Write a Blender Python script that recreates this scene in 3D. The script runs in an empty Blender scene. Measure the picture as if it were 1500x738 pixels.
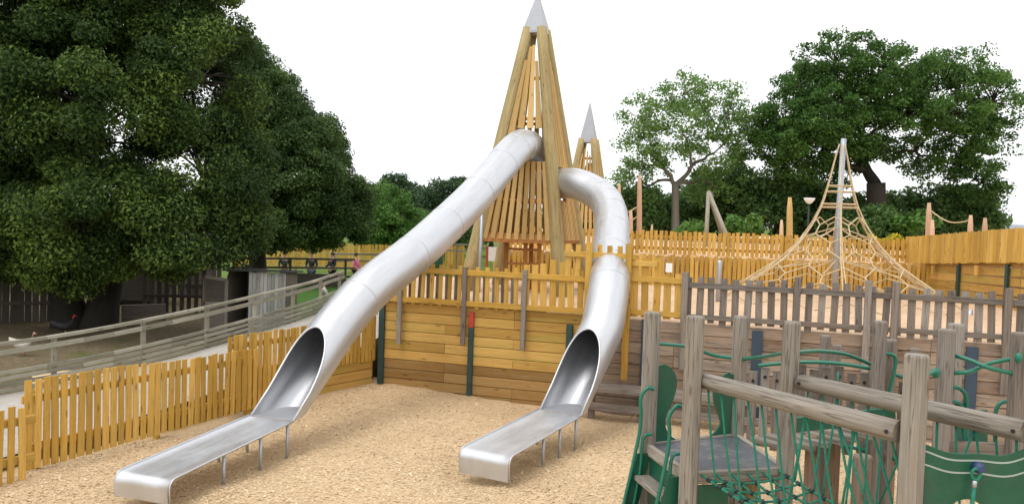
import bpy, math, random
import numpy as np
from mathutils import Vector as V, Matrix

random.seed(7); RNG = np.random.default_rng(7)
C = bpy.context.scene.collection
R = math.radians

# ------------------------------------------------------------------ camera
F = 1250.0; CAM = V((0, 0, 3.0)); PITCH, ROLL = 2.3, 2.0
ROT = Matrix.Rotation(R(90 - PITCH), 3, 'X') @ Matrix.Rotation(R(ROLL), 3, 'Z')
cam = bpy.data.cameras.new('camera'); cam_o = bpy.data.objects.new('camera', cam); C.objects.link(cam_o)
cam.sensor_width = 36; cam.lens = 36 * F / 1500; cam.clip_end = 3000; cam.clip_start = 0.05
cam_o.matrix_world = Matrix.Translation(CAM) @ ROT.to_4x4()
bpy.context.scene.camera = cam_o

def ray(px, py): return ROT @ V(((px - 750) / F, -(py - 369) / F, -1))
def G(px, py, z=0.0):                    # where a line of sight meets a level
    d = ray(px, py); return CAM + d * ((z - CAM.z) / d.z)
def D(px, py, y):                        # ... or a distance
    d = ray(px, py); return CAM + d * (y / d.y)

# ------------------------------------------------------------------ materials
def new_mat(name):
    m = bpy.data.materials.new(name); m.use_nodes = True
    return m, m.node_tree.nodes, m.node_tree.links, m.node_tree.nodes['Principled BSDF']

def ramp(N, pts):
    r = N.new('ShaderNodeValToRGB'); el = r.color_ramp.elements
    while len(el) < len(pts): el.new(0.5)
    for e, (p, c) in zip(el, pts): e.position = p; e.color = (*c, 1)
    return r

def noise(N, L, src, scale, detail=4, rough=.6, dist=0):
    n = N.new('ShaderNodeTexNoise'); n.inputs['Scale'].default_value = scale
    n.inputs['Detail'].default_value = detail; n.inputs['Roughness'].default_value = rough
    n.inputs['Distortion'].default_value = dist
    if src is not None: L.new(src, n.inputs['Vector'])
    return n

def mix(N, L, a, b, fac, mode='MIX'):
    m = N.new('ShaderNodeMix'); m.data_type = 'RGBA'; m.blend_type = mode
    for s, v in (('A', a), ('B', b)):
        sock = [i for i in m.inputs if i.name == s and i.type == 'RGBA'][0]
        if isinstance(v, tuple): sock.default_value = (*v, 1)
        else: L.new(v, sock)
    fs = [i for i in m.inputs if i.name == 'Factor' and i.type == 'VALUE'][0]
    if isinstance(fac, (int, float)): fs.default_value = fac
    else: L.new(fac, fs)
    return [o for o in m.outputs if o.type == 'RGBA'][0]

def bump(N, L, p, h, strength, dist):
    b = N.new('ShaderNodeBump'); b.inputs['Strength'].default_value = strength; b.inputs['Distance'].default_value = dist
    L.new(h, b.inputs['Height']); L.new(b.outputs[0], p.inputs['Normal'])

def attr(N, name):
    a = N.new('ShaderNodeAttribute'); a.attribute_name = name; return a

def scaled(N, L, src, s):
    m = N.new('ShaderNodeVectorMath'); m.operation = 'MULTIPLY'; L.new(src, m.inputs[0]); m.inputs[1].default_value = s
    return m.outputs[0]

def wood(name, dark, mid, light, stain=None, stain_amt=.5, rough=.75, grain=1.0, knots=True, vary=.55, cracks=0.0):
    m, N, L, p = new_mat(name)
    wc = attr(N, 'wc').outputs['Vector']; rn = attr(N, 'rnd').outputs['Fac']
    g = noise(N, L, scaled(N, L, wc, (1.3, 22, 22)), 1.0, 5, .65, .4)
    g2 = noise(N, L, scaled(N, L, wc, (5, 90, 90)), 1.0, 3, .6)
    rp = ramp(N, [(.28, dark), (.5, mid), (.74, light)]); L.new(g.outputs['Fac'], rp.inputs[0])
    tone = ramp(N, [(0, tuple(c * .6 for c in mid)), (.5, mid), (1, tuple(min(1, c * 1.25) for c in light))]); L.new(rn, tone.inputs[0])
    col = mix(N, L, rp.outputs[0], tone.outputs[0], vary)
    fine = ramp(N, [(.3, (.72, .70, .68)), (.6, (1, 1, 1))]); L.new(g2.outputs['Fac'], fine.inputs[0])
    col = mix(N, L, col, fine.outputs[0], .55 * grain, 'MULTIPLY')
    if stain:
        s = noise(N, L, scaled(N, L, wc, (.9, 5, 5)), 1.0, 4, .7)
        sr = ramp(N, [(.46, (0, 0, 0)), (.68, (1, 1, 1))]); L.new(s.outputs['Fac'], sr.inputs[0])
        mm = N.new('ShaderNodeMath'); mm.operation = 'MULTIPLY'; L.new(sr.outputs[0], mm.inputs[0]); mm.inputs[1].default_value = stain_amt
        col = mix(N, L, col, stain, mm.outputs[0])
    if knots:
        vo = N.new('ShaderNodeTexVoronoi'); vo.inputs['Scale'].default_value = 1
        L.new(scaled(N, L, wc, (2.6, 9, 9)), vo.inputs['Vector'])
        kr = ramp(N, [(.05, (.32, .25, .2)), (.17, (1, 1, 1))]); L.new(vo.outputs['Distance'], kr.inputs[0])
        col = mix(N, L, col, kr.outputs[0], .75, 'MULTIPLY')
    hgt = g.outputs['Fac']
    if cracks:
        ck = noise(N, L, scaled(N, L, wc, (.9, 34, 34)), 1.0, 3, .5, .2)
        cr_ = ramp(N, [(.47, (1, 1, 1)), (.497, (.32, .29, .26)), (.503, (.32, .29, .26)), (.53, (1, 1, 1))]); L.new(ck.outputs['Fac'], cr_.inputs[0])
        col = mix(N, L, col, cr_.outputs[0], cracks, 'MULTIPLY')
        hm = N.new('ShaderNodeMath'); hm.operation = 'ADD'; L.new(g.outputs['Fac'], hm.inputs[0]); L.new(cr_.outputs[0], hm.inputs[1]); hgt = hm.outputs[0]
    L.new(col, p.inputs['Base Color']); p.inputs['Roughness'].default_value = rough
    p.inputs['Specular IOR Level'].default_value = .25
    bump(N, L, p, hgt, .35 * grain, .01)
    return m

def paint(name, col, rough=.45, var=.15, metallic=0, scale=6, dirt=None):
    m, N, L, p = new_mat(name)
    tc = N.new('ShaderNodeTexCoord').outputs['Object']
    n = noise(N, L, tc, scale, 5, .65)
    a = tuple(c * (1 - var) for c in col); b = tuple(min(1, c * (1 + var)) for c in col)
    r = ramp(N, [(.3, a), (.7, b)]); L.new(n.outputs['Fac'], r.inputs[0])
    c = r.outputs[0]
    if dirt:
        n2 = noise(N, L, tc, scale * .6, 6, .75); dr = ramp(N, [(.5, (0, 0, 0)), (.75, (.7, .7, .7))]); L.new(n2.outputs['Fac'], dr.inputs[0])
        c = mix(N, L, c, dirt, dr.outputs[0])
    L.new(c, p.inputs['Base Color'])
    rr = N.new('ShaderNodeMapRange'); L.new(n.outputs['Fac'], rr.inputs[0]); rr.inputs[3].default_value = rough - .1; rr.inputs[4].default_value = rough + .12
    L.new(rr.outputs[0], p.inputs['Roughness']); p.inputs['Metallic'].default_value = metallic
    bump(N, L, p, n.outputs['Fac'], .08, .01)
    return m

def steel(name, col=(.63, .64, .66), rough=.43):
    m, N, L, p = new_mat(name)
    wc = attr(N, 'wc').outputs['Vector']
    n = noise(N, L, scaled(N, L, wc, (1.2, 60, 60)), 1, 4, .7)
    n2 = noise(N, L, scaled(N, L, wc, (1.6, 4, 4)), 1, 5, .7)
    r = ramp(N, [(.3, tuple(c * .86 for c in col)), (.65, col)]); L.new(n2.outputs['Fac'], r.inputs[0])
    L.new(r.outputs[0], p.inputs['Base Color']); p.inputs['Metallic'].default_value = .82
    ad = N.new('ShaderNodeMath'); ad.operation = 'ADD'; L.new(n.outputs['Fac'], ad.inputs[0]); L.new(n2.outputs['Fac'], ad.inputs[1])
    rr = N.new('ShaderNodeMapRange'); L.new(ad.outputs[0], rr.inputs[0]); rr.inputs[1].default_value = .6; rr.inputs[2].default_value = 1.4
    rr.inputs[3].default_value = rough - .09; rr.inputs[4].default_value = rough + .12
    L.new(rr.outputs[0], p.inputs['Roughness'])
    bump(N, L, p, n.outputs['Fac'], .05, .004)
    return m

def leaf_mat(name, c0, c1, c2, gloss=.5, trans=.25):
    m, N, L, p = new_mat(name)
    rn = attr(N, 'rnd').outputs['Fac']
    r = ramp(N, [(0, c0), (.6, c1), (1, c2)]); L.new(rn, r.inputs[0])
    L.new(r.outputs[0], p.inputs['Base Color']); p.inputs['Roughness'].default_value = gloss
    p.inputs['Specular IOR Level'].default_value = .2
    t = N.new('ShaderNodeBsdfTranslucent'); hs = N.new('ShaderNodeHueSaturation'); hs.inputs['Value'].default_value = 1.3; hs.inputs['Hue'].default_value = .485
    L.new(r.outputs[0], hs.inputs['Color']); L.new(hs.outputs[0], t.inputs['Color'])
    ms = N.new('ShaderNodeMixShader'); ms.inputs[0].default_value = trans
    L.new(p.outputs[0], ms.inputs[1]); L.new(t.outputs[0], ms.inputs[2])
    L.new(ms.outputs[0], N['Material Output'].inputs['Surface'])
    return m

def ground_mat(name, cols, s1, s2, bumpd=.02, rough=.95, patch=None):
    m, N, L, p = new_mat(name)
    tc = N.new('ShaderNodeTexCoord').outputs['Object']
    n1 = noise(N, L, tc, s1, 6, .7); n2 = noise(N, L, tc, s2, 4, .7)
    r = ramp(N, [(.3, cols[0]), (.5, cols[1]), (.7, cols[2])]); L.new(n2.outputs['Fac'], r.inputs[0])
    rb = ramp(N, [(.32, (.78, .76, .72)), (.6, (1, 1, 1))]); L.new(n1.outputs['Fac'], rb.inputs[0])
    col = mix(N, L, r.outputs[0], rb.outputs[0], .8, 'MULTIPLY')
    if patch:
        n3 = noise(N, L, tc, s1 * 1.7, 5, .75); pr = ramp(N, [(.52, (0, 0, 0)), (.66, (1, 1, 1))]); L.new(n3.outputs['Fac'], pr.inputs[0])
        col = mix(N, L, col, patch, pr.outputs[0])
    L.new(col, p.inputs['Base Color']); p.inputs['Roughness'].default_value = rough; p.inputs['Specular IOR Level'].default_value = .1
    bump(N, L, p, n2.outputs['Fac'], .8, bumpd)
    return m

M = {}
M['pine'] = wood('new_pine', (.40, .215, .035), (.58, .335, .06), (.68, .43, .12), stain=(.40, .29, .09), stain_amt=.45, cracks=.3)
M['lit_board'] = wood('lit_grey_board', (.34, .33, .30), (.46, .45, .42), (.56, .55, .52), stain=(.3, .3, .27), stain_amt=.4, cracks=.5)  # hut side: light falling on the boards is painted in as paler wood
M['plank'] = wood('treated_plank', (.27, .15, .03), (.50, .285, .07), (.62, .40, .13), stain=(.36, .31, .07), stain_amt=.55, vary=.5)
M['plank_brown'] = wood('brown_plank', (.20, .10, .03), (.30, .165, .05), (.38, .23, .09), stain=(.33, .24, .1), stain_amt=.5)
M['grey'] = wood('weathered_grey', (.12, .10, .085), (.215, .185, .16), (.33, .30, .27), stain=(.24, .15, .09), stain_amt=.35, cracks=.6)
M['old_plank'] = wood('weathered_plank', (.19, .12, .075), (.31, .21, .14), (.40, .32, .25), stain=(.22, .19, .16), stain_amt=.7, cracks=.6)
M['post'] = wood('pale_post', (.17, .15, .125), (.285, .255, .215), (.40, .37, .32), stain=(.25, .175, .11), stain_amt=.4, vary=.35, cracks=.75)
M['log'] = wood('log_wood', (.28, .20, .09), (.43, .325, .15), (.54, .43, .23), stain=(.33, .29, .13), stain_amt=.4, vary=.3, cracks=.5)
M['slat'] = wood('larch_slat', (.38, .22, .075), (.54, .335, .12), (.64, .43, .19), stain=(.37, .28, .10), stain_amt=.5, vary=.5)
M['redwood'] = wood('red_beam', (.26, .10, .03), (.38, .165, .05), (.48, .23, .08))
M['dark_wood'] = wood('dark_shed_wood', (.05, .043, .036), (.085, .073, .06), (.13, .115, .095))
M['rail_wood'] = wood('ramp_rail_wood', (.19, .175, .13), (.30, .28, .22), (.40, .375, .31), stain=(.15, .16, .09), stain_amt=.5)
M['pink_log'] = wood('pale_stripped_log', (.45, .27, .16), (.58, .37, .24), (.66, .45, .31), stain=(.45, .30, .2), stain_amt=.3)
M['bark'] = wood('bark', (.016, .013, .010), (.028, .023, .017), (.048, .04, .03), knots=False, grain=1.0)
M['bark_grey'] = wood('bark_grey', (.08, .075, .06), (.13, .12, .095), (.2, .185, .15), knots=False)
M['steel'] = steel('brushed_steel')
M['inner'] = steel('shaded_inner_steel', (.50, .51, .53), .33)  # tube interior: shade of the slide mouth put into a darker steel colour
M['galv'] = steel('galvanised', (.48, .52, .57), .5)
M['cap'] = paint('aluminium_cap', (.40, .41, .45), .5, .06)
M['green'] = paint('green_board', (.008, .085, .045), .42, .18, dirt=(.05, .09, .06))
M['green_tube'] = paint('green_powdercoat', (.012, .15, .095), .32, .12)
M['rope_green'] = paint('green_rope', (.010, .165, .105), .7, .3, scale=40)
M['rope'] = paint('beige_rope', (.54, .42, .25), .8, .2, scale=20)
M['black'] = paint('black_plastic', (.012, .013, .016), .5, .2)
M['bluebolt'] = paint('blue_cap', (.03, .05, .14), .5, .1)
M['steelpost'] = paint('painted_steel_post', (.018, .05, .045), .5, .2)
M['bluepost'] = paint('blue_grey_steel_post', (.03, .055, .085), .5, .2)
M['red'] = paint('red_primer', (.38, .045, .025), .55, .2)
M['deck'] = paint('rubber_deck', (.07, .076, .088), .6, .2, scale=14, dirt=(.25, .22, .17))
M['white'] = paint('white_paint', (.78, .78, .76), .5, .05)
M['whiteline'] = paint('pale_routed_line', (.34, .40, .36), .6, .1)
M['concrete'] = ground_mat('concrete_path', ((.36, .33, .29), (.43, .40, .36), (.49, .46, .42)), .8, 14, .004)
M['chips'] = ground_mat('wood_chip_ground', ((.52, .36, .20), (.64, .47, .285), (.73, .57, .37)), .55, 34, .02, patch=None)
M['upper'] = ground_mat('upper_chip_ground', ((.56, .37, .23), (.68, .48, .32), (.76, .57, .39)), .6, 22, .03)
M['dirt'] = ground_mat('yard_dirt', ((.10, .075, .045), (.17, .13, .08), (.23, .185, .12)), .6, 12, .02, patch=(.10, .115, .035))
M['grass'] = ground_mat('meadow', ((.07, .12, .02), (.10, .17, .03), (.17, .22, .05)), .1, 6, .03, patch=(.15, .19, .05))
M['lawn'] = ground_mat('lawn', ((.055, .13, .025), (.075, .17, .035), (.10, .21, .05)), .6, 18, .02)
M['roof'] = paint('dark_felt_roof', (.05, .055, .05), .8, .2)
M['slate'] = paint('grey_roof', (.25, .27, .30), .7, .1)
M['holm'] = leaf_mat('holm_oak_leaf', (.020, .044, .012), (.048, .092, .021), (.145, .22, .042), .6, .32)
M['holm2'] = leaf_mat('dark_oak_leaf', (.025, .054, .015), (.058, .110, .028), (.12, .195, .052), .6, .32)
M['oak'] = leaf_mat('oak_leaf', (.035, .085, .018), (.068, .155, .032), (.12, .235, .05), .55, .42)
M['ash'] = leaf_mat('ash_leaf', (.08, .155, .035), (.135, .25, .06), (.21, .34, .10), .5, .45)
M['bush'] = leaf_mat('bush_leaf', (.045, .10, .027), (.085, .165, .043), (.14, .235, .075), .55, .35)
M['lime'] = leaf_mat('lime_leaf', (.06, .14, .025), (.09, .20, .04), (.14, .26, .06), .5, .3)
M['far'] = leaf_mat('far_leaf', (.03, .065, .03), (.05, .095, .042), (.075, .125, .055), .6, .2)
M['gold'] = leaf_mat('golden_leaf', (.35, .33, .02), (.5, .46, .03), (.6, .55, .06), .5, .3)
M['skin'] = paint('skin', (.45, .26, .18), .5, .05)
M['hair'] = paint('dark_hair', (.02, .015, .012), .6, .1)
M['cloth_black'] = paint('black_cloth', (.018, .018, .022), .85, .2)
M['cloth_pink'] = paint('pink_cloth', (.62, .16, .26), .85, .1)
M['cloth_green'] = paint('dark_green_cloth', (.02, .045, .035), .85, .2)
M['denim'] = paint('denim', (.06, .08, .13), .85, .2)
M['feather_w'] = paint('white_feathers', (.55, .50, .44), .8, .15, scale=30)
M['feather_b'] = paint('dark_feathers', (.025, .024, .026), .6, .3, scale=30)
M['redskin'] = paint('red_wattle', (.50, .03, .03), .5, .1)
M['pinkskin'] = paint('pink_skin', (.45, .22, .18), .6, .1)

# ------------------------------------------------------------------ mesh builder
class MB:
    def __init__(s): s.v = []; s.f = []; s.wc = []; s.r = []; s.sm = []
    def add(s, vs, fs, wc=None, r=None, smooth=False):
        o = len(s.v); r = random.random() if r is None else r
        off = V((random.uniform(0, 50), random.uniform(0, 50), random.uniform(0, 50)))
        s.v += [V(a) for a in vs]; s.f += [[i + o for i in f] for f in fs]
        s.wc += [V(a) + off for a in (wc or vs)]; s.r += [r] * len(vs); s.sm += [smooth] * len(fs)
        return s
    def beam(s, a, b, w, h, up=None, ch=None, r=None, taper=1.0):
        """squared bar from a to b: w across, h along up; chamfered edges"""
        a, b = V(a), V(b); d = b - a; ln = d.length
        if ln < 1e-6: return s
        d = d / ln
        up = V(up) if up is not None else (V((0, 0, 1)) if abs(d.z) < .9 else V((0, 1, 0)))
        x = d.cross(up).normalized(); y = x.cross(d).normalized()
        c = min(w, h) * .12 if ch is None else ch; c = min(c, w * .3, h * .3)
        hw, hh = w / 2, h / 2
        sec = [(-hw + c, -hh), (hw - c, -hh), (hw, -hh + c), (hw, hh - c), (hw - c, hh), (-hw + c, hh), (-hw, hh - c), (-hw, -hh + c)]
        vs, wc = [], []
        for t, k in ((0, 1), (1, taper)):
            for p, q in sec:
                vs.append(a + d * ln * t + x * p * k + y * q * k); wc.append((ln * t, p, q))
        fs = [[i, (i + 1) % 8, 8 + (i + 1) % 8, 8 + i] for i in range(8)] + [list(range(7, -1, -1)), list(range(8, 16))]
        return s.add(vs, fs, wc, r)
    def box(s, c, sx, sy, sz, rz=0, ch=None, r=None):
        c = V(c); d = V((math.cos(rz), math.sin(rz), 0)) * (sx / 2)
        return s.beam(c - d, c + d, sy, sz, (0, 0, 1), ch, r)
    def tube(s, pts, rad, n=8, caps=True, r=None, knob=0):
        pts = [V(p) for p in pts]; m = len(pts)
        if not isinstance(rad, (list, tuple)): rad = [rad] * m
        t0 = (pts[1] - pts[0]).normalized(); u = t0.orthogonal().normalized()
        vs, wc = [], []; acc = 0
        for i, p in enumerate(pts):
            t = (pts[min(i + 1, m - 1)] - pts[max(i - 1, 0)])
            t = t.normalized() if t.length > 1e-9 else t0
            u = (u - t * u.dot(t)).normalized(); w = t.cross(u)
            if i: acc += (p - pts[i - 1]).length
            for k in range(n):
                a = 2 * math.pi * k / n; rr = rad[i] * (1 + (knob * (random.random() - .5) if knob else 0))
                vs.append(p + (u * math.cos(a) + w * math.sin(a)) * rr)
                wc.append((acc, math.cos(a) * rad[0], math.sin(a) * rad[0]))
        fs = [[i * n + k, i * n + (k + 1) % n, (i + 1) * n + (k + 1) % n, (i + 1) * n + k] for i in range(m - 1) for k in range(n)]
        s.add(vs, fs, wc, r, True)
        if caps:
            o = len(s.v) - len(vs)
            s.f += [[o + k for k in range(n - 1, -1, -1)], [o + (m - 1) * n + k for k in range(n)]]; s.sm += [False, False]
        return s
    def prism(s, poly, off, r=None):
        """planar polygon (3-D points) pushed along off"""
        n = len(poly); poly = [V(p) for p in poly]; off = V(off)
        vs = poly + [p + off for p in poly]
        fs = [list(range(n)), list(range(2 * n - 1, n - 1, -1))] + [[i, i + n, (i + 1) % n + n, (i + 1) % n] for i in range(n)]
        return s.add(vs, fs, None, r)
    def ell(s, c, rx, ry, rz, n=12, m=8, rotz=0, r=None):
        c = V(c); vs = []; fs = []
        for j in range(m + 1):
            th = math.pi * j / m
            for i in range(n):
                a = 2 * math.pi * i / n
                p = V((rx * math.sin(th) * math.cos(a), ry * math.sin(th) * math.sin(a), rz * math.cos(th)))
                vs.append(c + Matrix.Rotation(rotz, 3, 'Z') @ p)
        for j in range(m):
            for i in range(n): fs.append([j * n + i, (j + 1) * n + i, (j + 1) * n + (i + 1) % n, j * n + (i + 1) % n])
        return s.add(vs, fs, None, r, True)
    def build(s, name, mat, parent=None):
        base = wloc(parent); me = bpy.data.meshes.new(name)
        me.from_pydata([tuple(v - base) for v in s.v], [], s.f)
        a = me.attributes.new('wc', 'FLOAT_VECTOR', 'POINT'); a.data.foreach_set('vector', np.array([tuple(w) for w in s.wc], np.float32).ravel())
        b = me.attributes.new('rnd', 'FLOAT', 'POINT'); b.data.foreach_set('value', np.array(s.r, np.float32))
        me.polygons.foreach_set('use_smooth', s.sm)
        me.materials.append(M[mat]); me.update()
        o = bpy.data.objects.new(name, me); C.objects.link(o)
        if parent is not None: o.parent = parent
        return o

def wloc(o):
    v = V((0, 0, 0))
    while o is not None: v = v + V(o.location); o = o.parent
    return v
def tag(o, label, cat, group=None, kind=None):
    o['label'] = label; o['category'] = cat
    if group: o['group'] = group
    if kind: o['kind'] = kind
    return o
def thing(name, label, cat, loc, group=None):
    o = bpy.data.objects.new(name, None); C.objects.link(o); o.location = V(loc); o.empty_display_size = .2
    return tag(o, label, cat, group)
def struct(o, kind='structure'): o['kind'] = kind; return o

def smooth(pts, n=8):
    """Catmull-Rom through pts"""
    pts = [V(p) for p in pts]; P = [pts[0] * 2 - pts[1]] + pts + [pts[-1] * 2 - pts[-2]]; out = []
    for i in range(1, len(P) - 2):
        a, b, c, d = P[i - 1:i + 3]
        for k in range(n):
            t = k / n
            out.append(.5 * ((2 * b) + (c - a) * t + (2 * a - 5 * b + 4 * c - d) * t * t + (3 * b - a - 3 * c + d) * t ** 3))
    return out + [pts[-1]]
def lerp(a, b, t): return a + (b - a) * t
def along(pts, s):
    """point at arc length s on a polyline, and its direction"""
    for a, b in zip(pts, pts[1:]):
        l = (b - a).length
        if s <= l or b is pts[-1]: return a + (b - a) * (s / l), (b - a).normalized()
        s -= l

# ------------------------------------------------------------------ ground and setting
def grid_sheet(name, mat, x0, x1, y0, y1, nx, ny, zf):
    vs = [(lerp(x0, x1, i / nx), lerp(y0, y1, j / ny)) for j in range(ny + 1) for i in range(nx + 1)]
    b = MB(); b.add([(x, y, zf(x, y)) for x, y in vs], [[j * (nx + 1) + i, j * (nx + 1) + i + 1, (j + 1) * (nx + 1) + i + 1, (j + 1) * (nx + 1) + i] for j in range(ny) for i in range(nx)], None, .5, True)
    return struct(b.build(name, mat))

gb = MB(); gb.add([(-900, -60, -.3), (900, -60, -.3), (900, 1500, -.3), (-900, 1500, -.3)], [[0, 1, 2, 3]]); struct(gb.build('ground', 'grass'))

# key lines of the place
WALL0, WALL1 = V((-2.22, 14.55, 0)), V((12.0, 10.23, 0))        # retaining wall face
WD = (WALL1 - WALL0).normalized(); WN = V((WD.y, -WD.x, 0))       # WN points to the camera side
if WN.y > 0: WN = -WN
WTOP = 1.5
def wall_at(px, py=520, off=0.0):                                # where a line of sight meets the wall face (+off towards us)
    d = ray(px, py); p0 = WALL0 + WN * off
    t = (p0 - CAM).dot(WN) / d.dot(WN); return CAM + d * t
FENCE = [V((-7.6, 5.6, 0)), V((-5.45, 9.25, 0)), V((-3.82, 12.3, 0)), V((-2.26, 14.6, 0))]

def hump(x, y):
    h = .03 * math.sin(x * 1.3 + .5 * y) * math.sin(y * .9 - .4 * x) + .018 * math.sin(3.1 * x + 1) * math.sin(2.7 * y)
    # chips banked up in the corner
    d = (V((x, y, 0)) - V((-2.2, 14.5, 0))).length
    for cx, cy in ((-3.85, 8.35), (-.45, 9.95)):      # hollows scuffed out where the slides end
        h -= .07 * math.exp(-((x - cx) ** 2 + (y - cy) ** 2) / .35)
    h += .012 * math.sin(7.3 * x + 2 * math.sin(2.9 * y)) * math.sin(6.1 * y + 2 * math.sin(3.3 * x))
    return h + .13 * math.exp(-(d / 1.6) ** 2) - .02
# chip pit outline: left of it the palisade
pit = grid_sheet('wood_chip_ground', 'chips', -8.2, 14, -4, 15.2, 260, 220, lambda x, y: hump(x, y))

# terraces behind the wall (solid blocks with a chip top)
def slab(name, mat, poly, z0, z1):
    b = MB(); b.prism([V((p[0], p[1], z0)) for p in poly], (0, 0, z1 - z0), .5); return struct(b.build(name, mat))
wa, wb = WALL0 - WN * .12, WALL1 - WN * .12
slab('upper_ground', 'upper', [(wa.x - .05, wa.y), (wb.x, wb.y), (22, 9), (22, 21.3), (-2.55, 21.3)][::1], -.5, 1.47)
slab('upper_terrace', 'upper', [(-.35, 21.0), (60, 21.0), (60, 70), (-.35, 70)], -.5, 2.19)
slab('side_terrace', 'upper', [(10.65, 8.0), (24, 8.0), (24, 22.2), (10.65, 22.2)], -.4, 2.35)

# path rising up the left side
RAIL = [V((-10.6, 8.2, -.02)), V((-7.55, 12.5, .12)), V((-5.9, 14.75, .36)), V((-4.62, 18.6, .62)), V((-4.38, 20.3, .70)), V((-4.25, 21.4, .74))]
PR = [V((-7.75, 5.6, .0)), V((-5.6, 9.35, .14)), V((-3.98, 12.42, .40)), V((-2.45, 14.75, .72)), V((-2.5, 19, .85)), V((-2.6, 22, .9))]
PL = smooth([p + V((.06, -.03, 0)) for p in RAIL], 6); PRs = smooth(PR, 6)
b = MB(); n = len(PL)
b.add(PL + PRs, [[i, n + i, n + i + 1, i + 1] for i in range(n - 1)], None, .5, True)
struct(b.build('path', 'concrete'))
b = MB()   # earth bank under both edges of the path
b.add(PL + [V((p.x, p.y, -.3)) for p in PL], [[i, i + 1, n + i + 1, n + i] for i in range(n - 1)], None, .5)
b.add(PRs + [V((p.x, p.y, -.3)) for p in PRs], [[i, n + i, n + i + 1, i + 1] for i in range(n - 1)], None, .5)
struct(b.build('path_bank', 'dirt'))
# animal yard and lawn
b = MB(); yard = [V((-24, 8.0)).to_3d(), V((-10.7, 8.1, 0))] + [p + V((-.05, 0, 0)) for p in RAIL[1:4]] + [V((-5.2, 22, 0)), V((-9.2, 30, 0)), V((-24, 30, 0))]
b.add([V((p.x, p.y, -.02)) for p in yard], [list(range(len(yard)))], None, .5); struct(b.build('yard_ground', 'dirt'))
b = MB(); b.add([(-7.2, 22, -.012), (-4.7, 18.9, -.012), (-4.15, 30, .34), (-9.5, 30, .34)], [[0, 1, 2, 3]], None, .5); struct(b.build('lawn', 'lawn'))

# loose wood chips lying on the pit floor
def chips(n=210000):
    ys = 6.2 + (15.0 - 6.2) * RNG.random(n) ** 1.35; xs = RNG.uniform(-.62, .62, n) * ys * 1.02
    keep = []
    fx = lambda y: np.interp(y, [5.6, 9.25, 12.3, 14.6], [-7.6, -5.45, -3.82, -2.26])
    wy = 14.55 + (xs + 2.22) * (WALL1.y - WALL0.y) / (WALL1.x - WALL0.x)
    k = (xs > fx(ys) + .05) & (ys < wy - .03); xs, ys = xs[k], ys[k]; n = len(xs)
    z = np.array([hump(x, y) for x, y in zip(xs, ys)]) + RNG.uniform(.0, .012, n)
    L = RNG.uniform(.005, .016, n) * (1 + .9 * (RNG.random(n) < .06)); W = L * RNG.uniform(.25, .55, n); a = RNG.uniform(0, 2 * math.pi, n)
    t1 = RNG.normal(0, .2, n); t2 = RNG.normal(0, .2, n)
    ux = np.stack([np.cos(a), np.sin(a), t1], 1); vx = np.stack([-np.sin(a), np.cos(a), t2], 1)
    c = np.stack([xs, ys, z], 1)
    P = np.stack([c - ux * L[:, None] - vx * W[:, None], c + ux * L[:, None] - vx * W[:, None] * .7, c + ux * L[:, None] * .9 + vx * W[:, None], c - ux * L[:, None] * .8 + vx * W[:, None]], 1)
    return P.reshape(-1, 3), np.repeat(RNG.random(n), 4)
def quads(name, P, rnd, mat, parent=None, wc=False):
    base = np.array(wloc(parent)); n = len(P) // 4
    me = bpy.data.meshes.new(name); me.vertices.add(4 * n); me.loops.add(4 * n); me.polygons.add(n)
    me.vertices.foreach_set('co', (P - base).astype(np.float32).ravel())
    me.loops.foreach_set('vertex_index', np.arange(4 * n, dtype=np.int32))
    me.polygons.foreach_set('loop_start', np.arange(0, 4 * n, 4, dtype=np.int32))
    a = me.attributes.new('rnd', 'FLOAT', 'POINT'); a.data.foreach_set('value', rnd.astype(np.float32))
    me.materials.append(M[mat]); me.update(calc_edges=True); me.validate()
    o = bpy.data.objects.new(name, me); C.objects.link(o)
    if parent is not None: o.parent = parent
    return o
M['chip'] = leaf_mat('loose_chip', (.54, .38, .22), (.66, .50, .31), (.76, .62, .43), .9, .0)
P_, r_ = chips(); co = quads('wood_chips', P_, r_, 'chip'); tag(co, 'loose pale wood chips strewn over the play pit floor', 'wood chips', kind='stuff')

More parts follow.
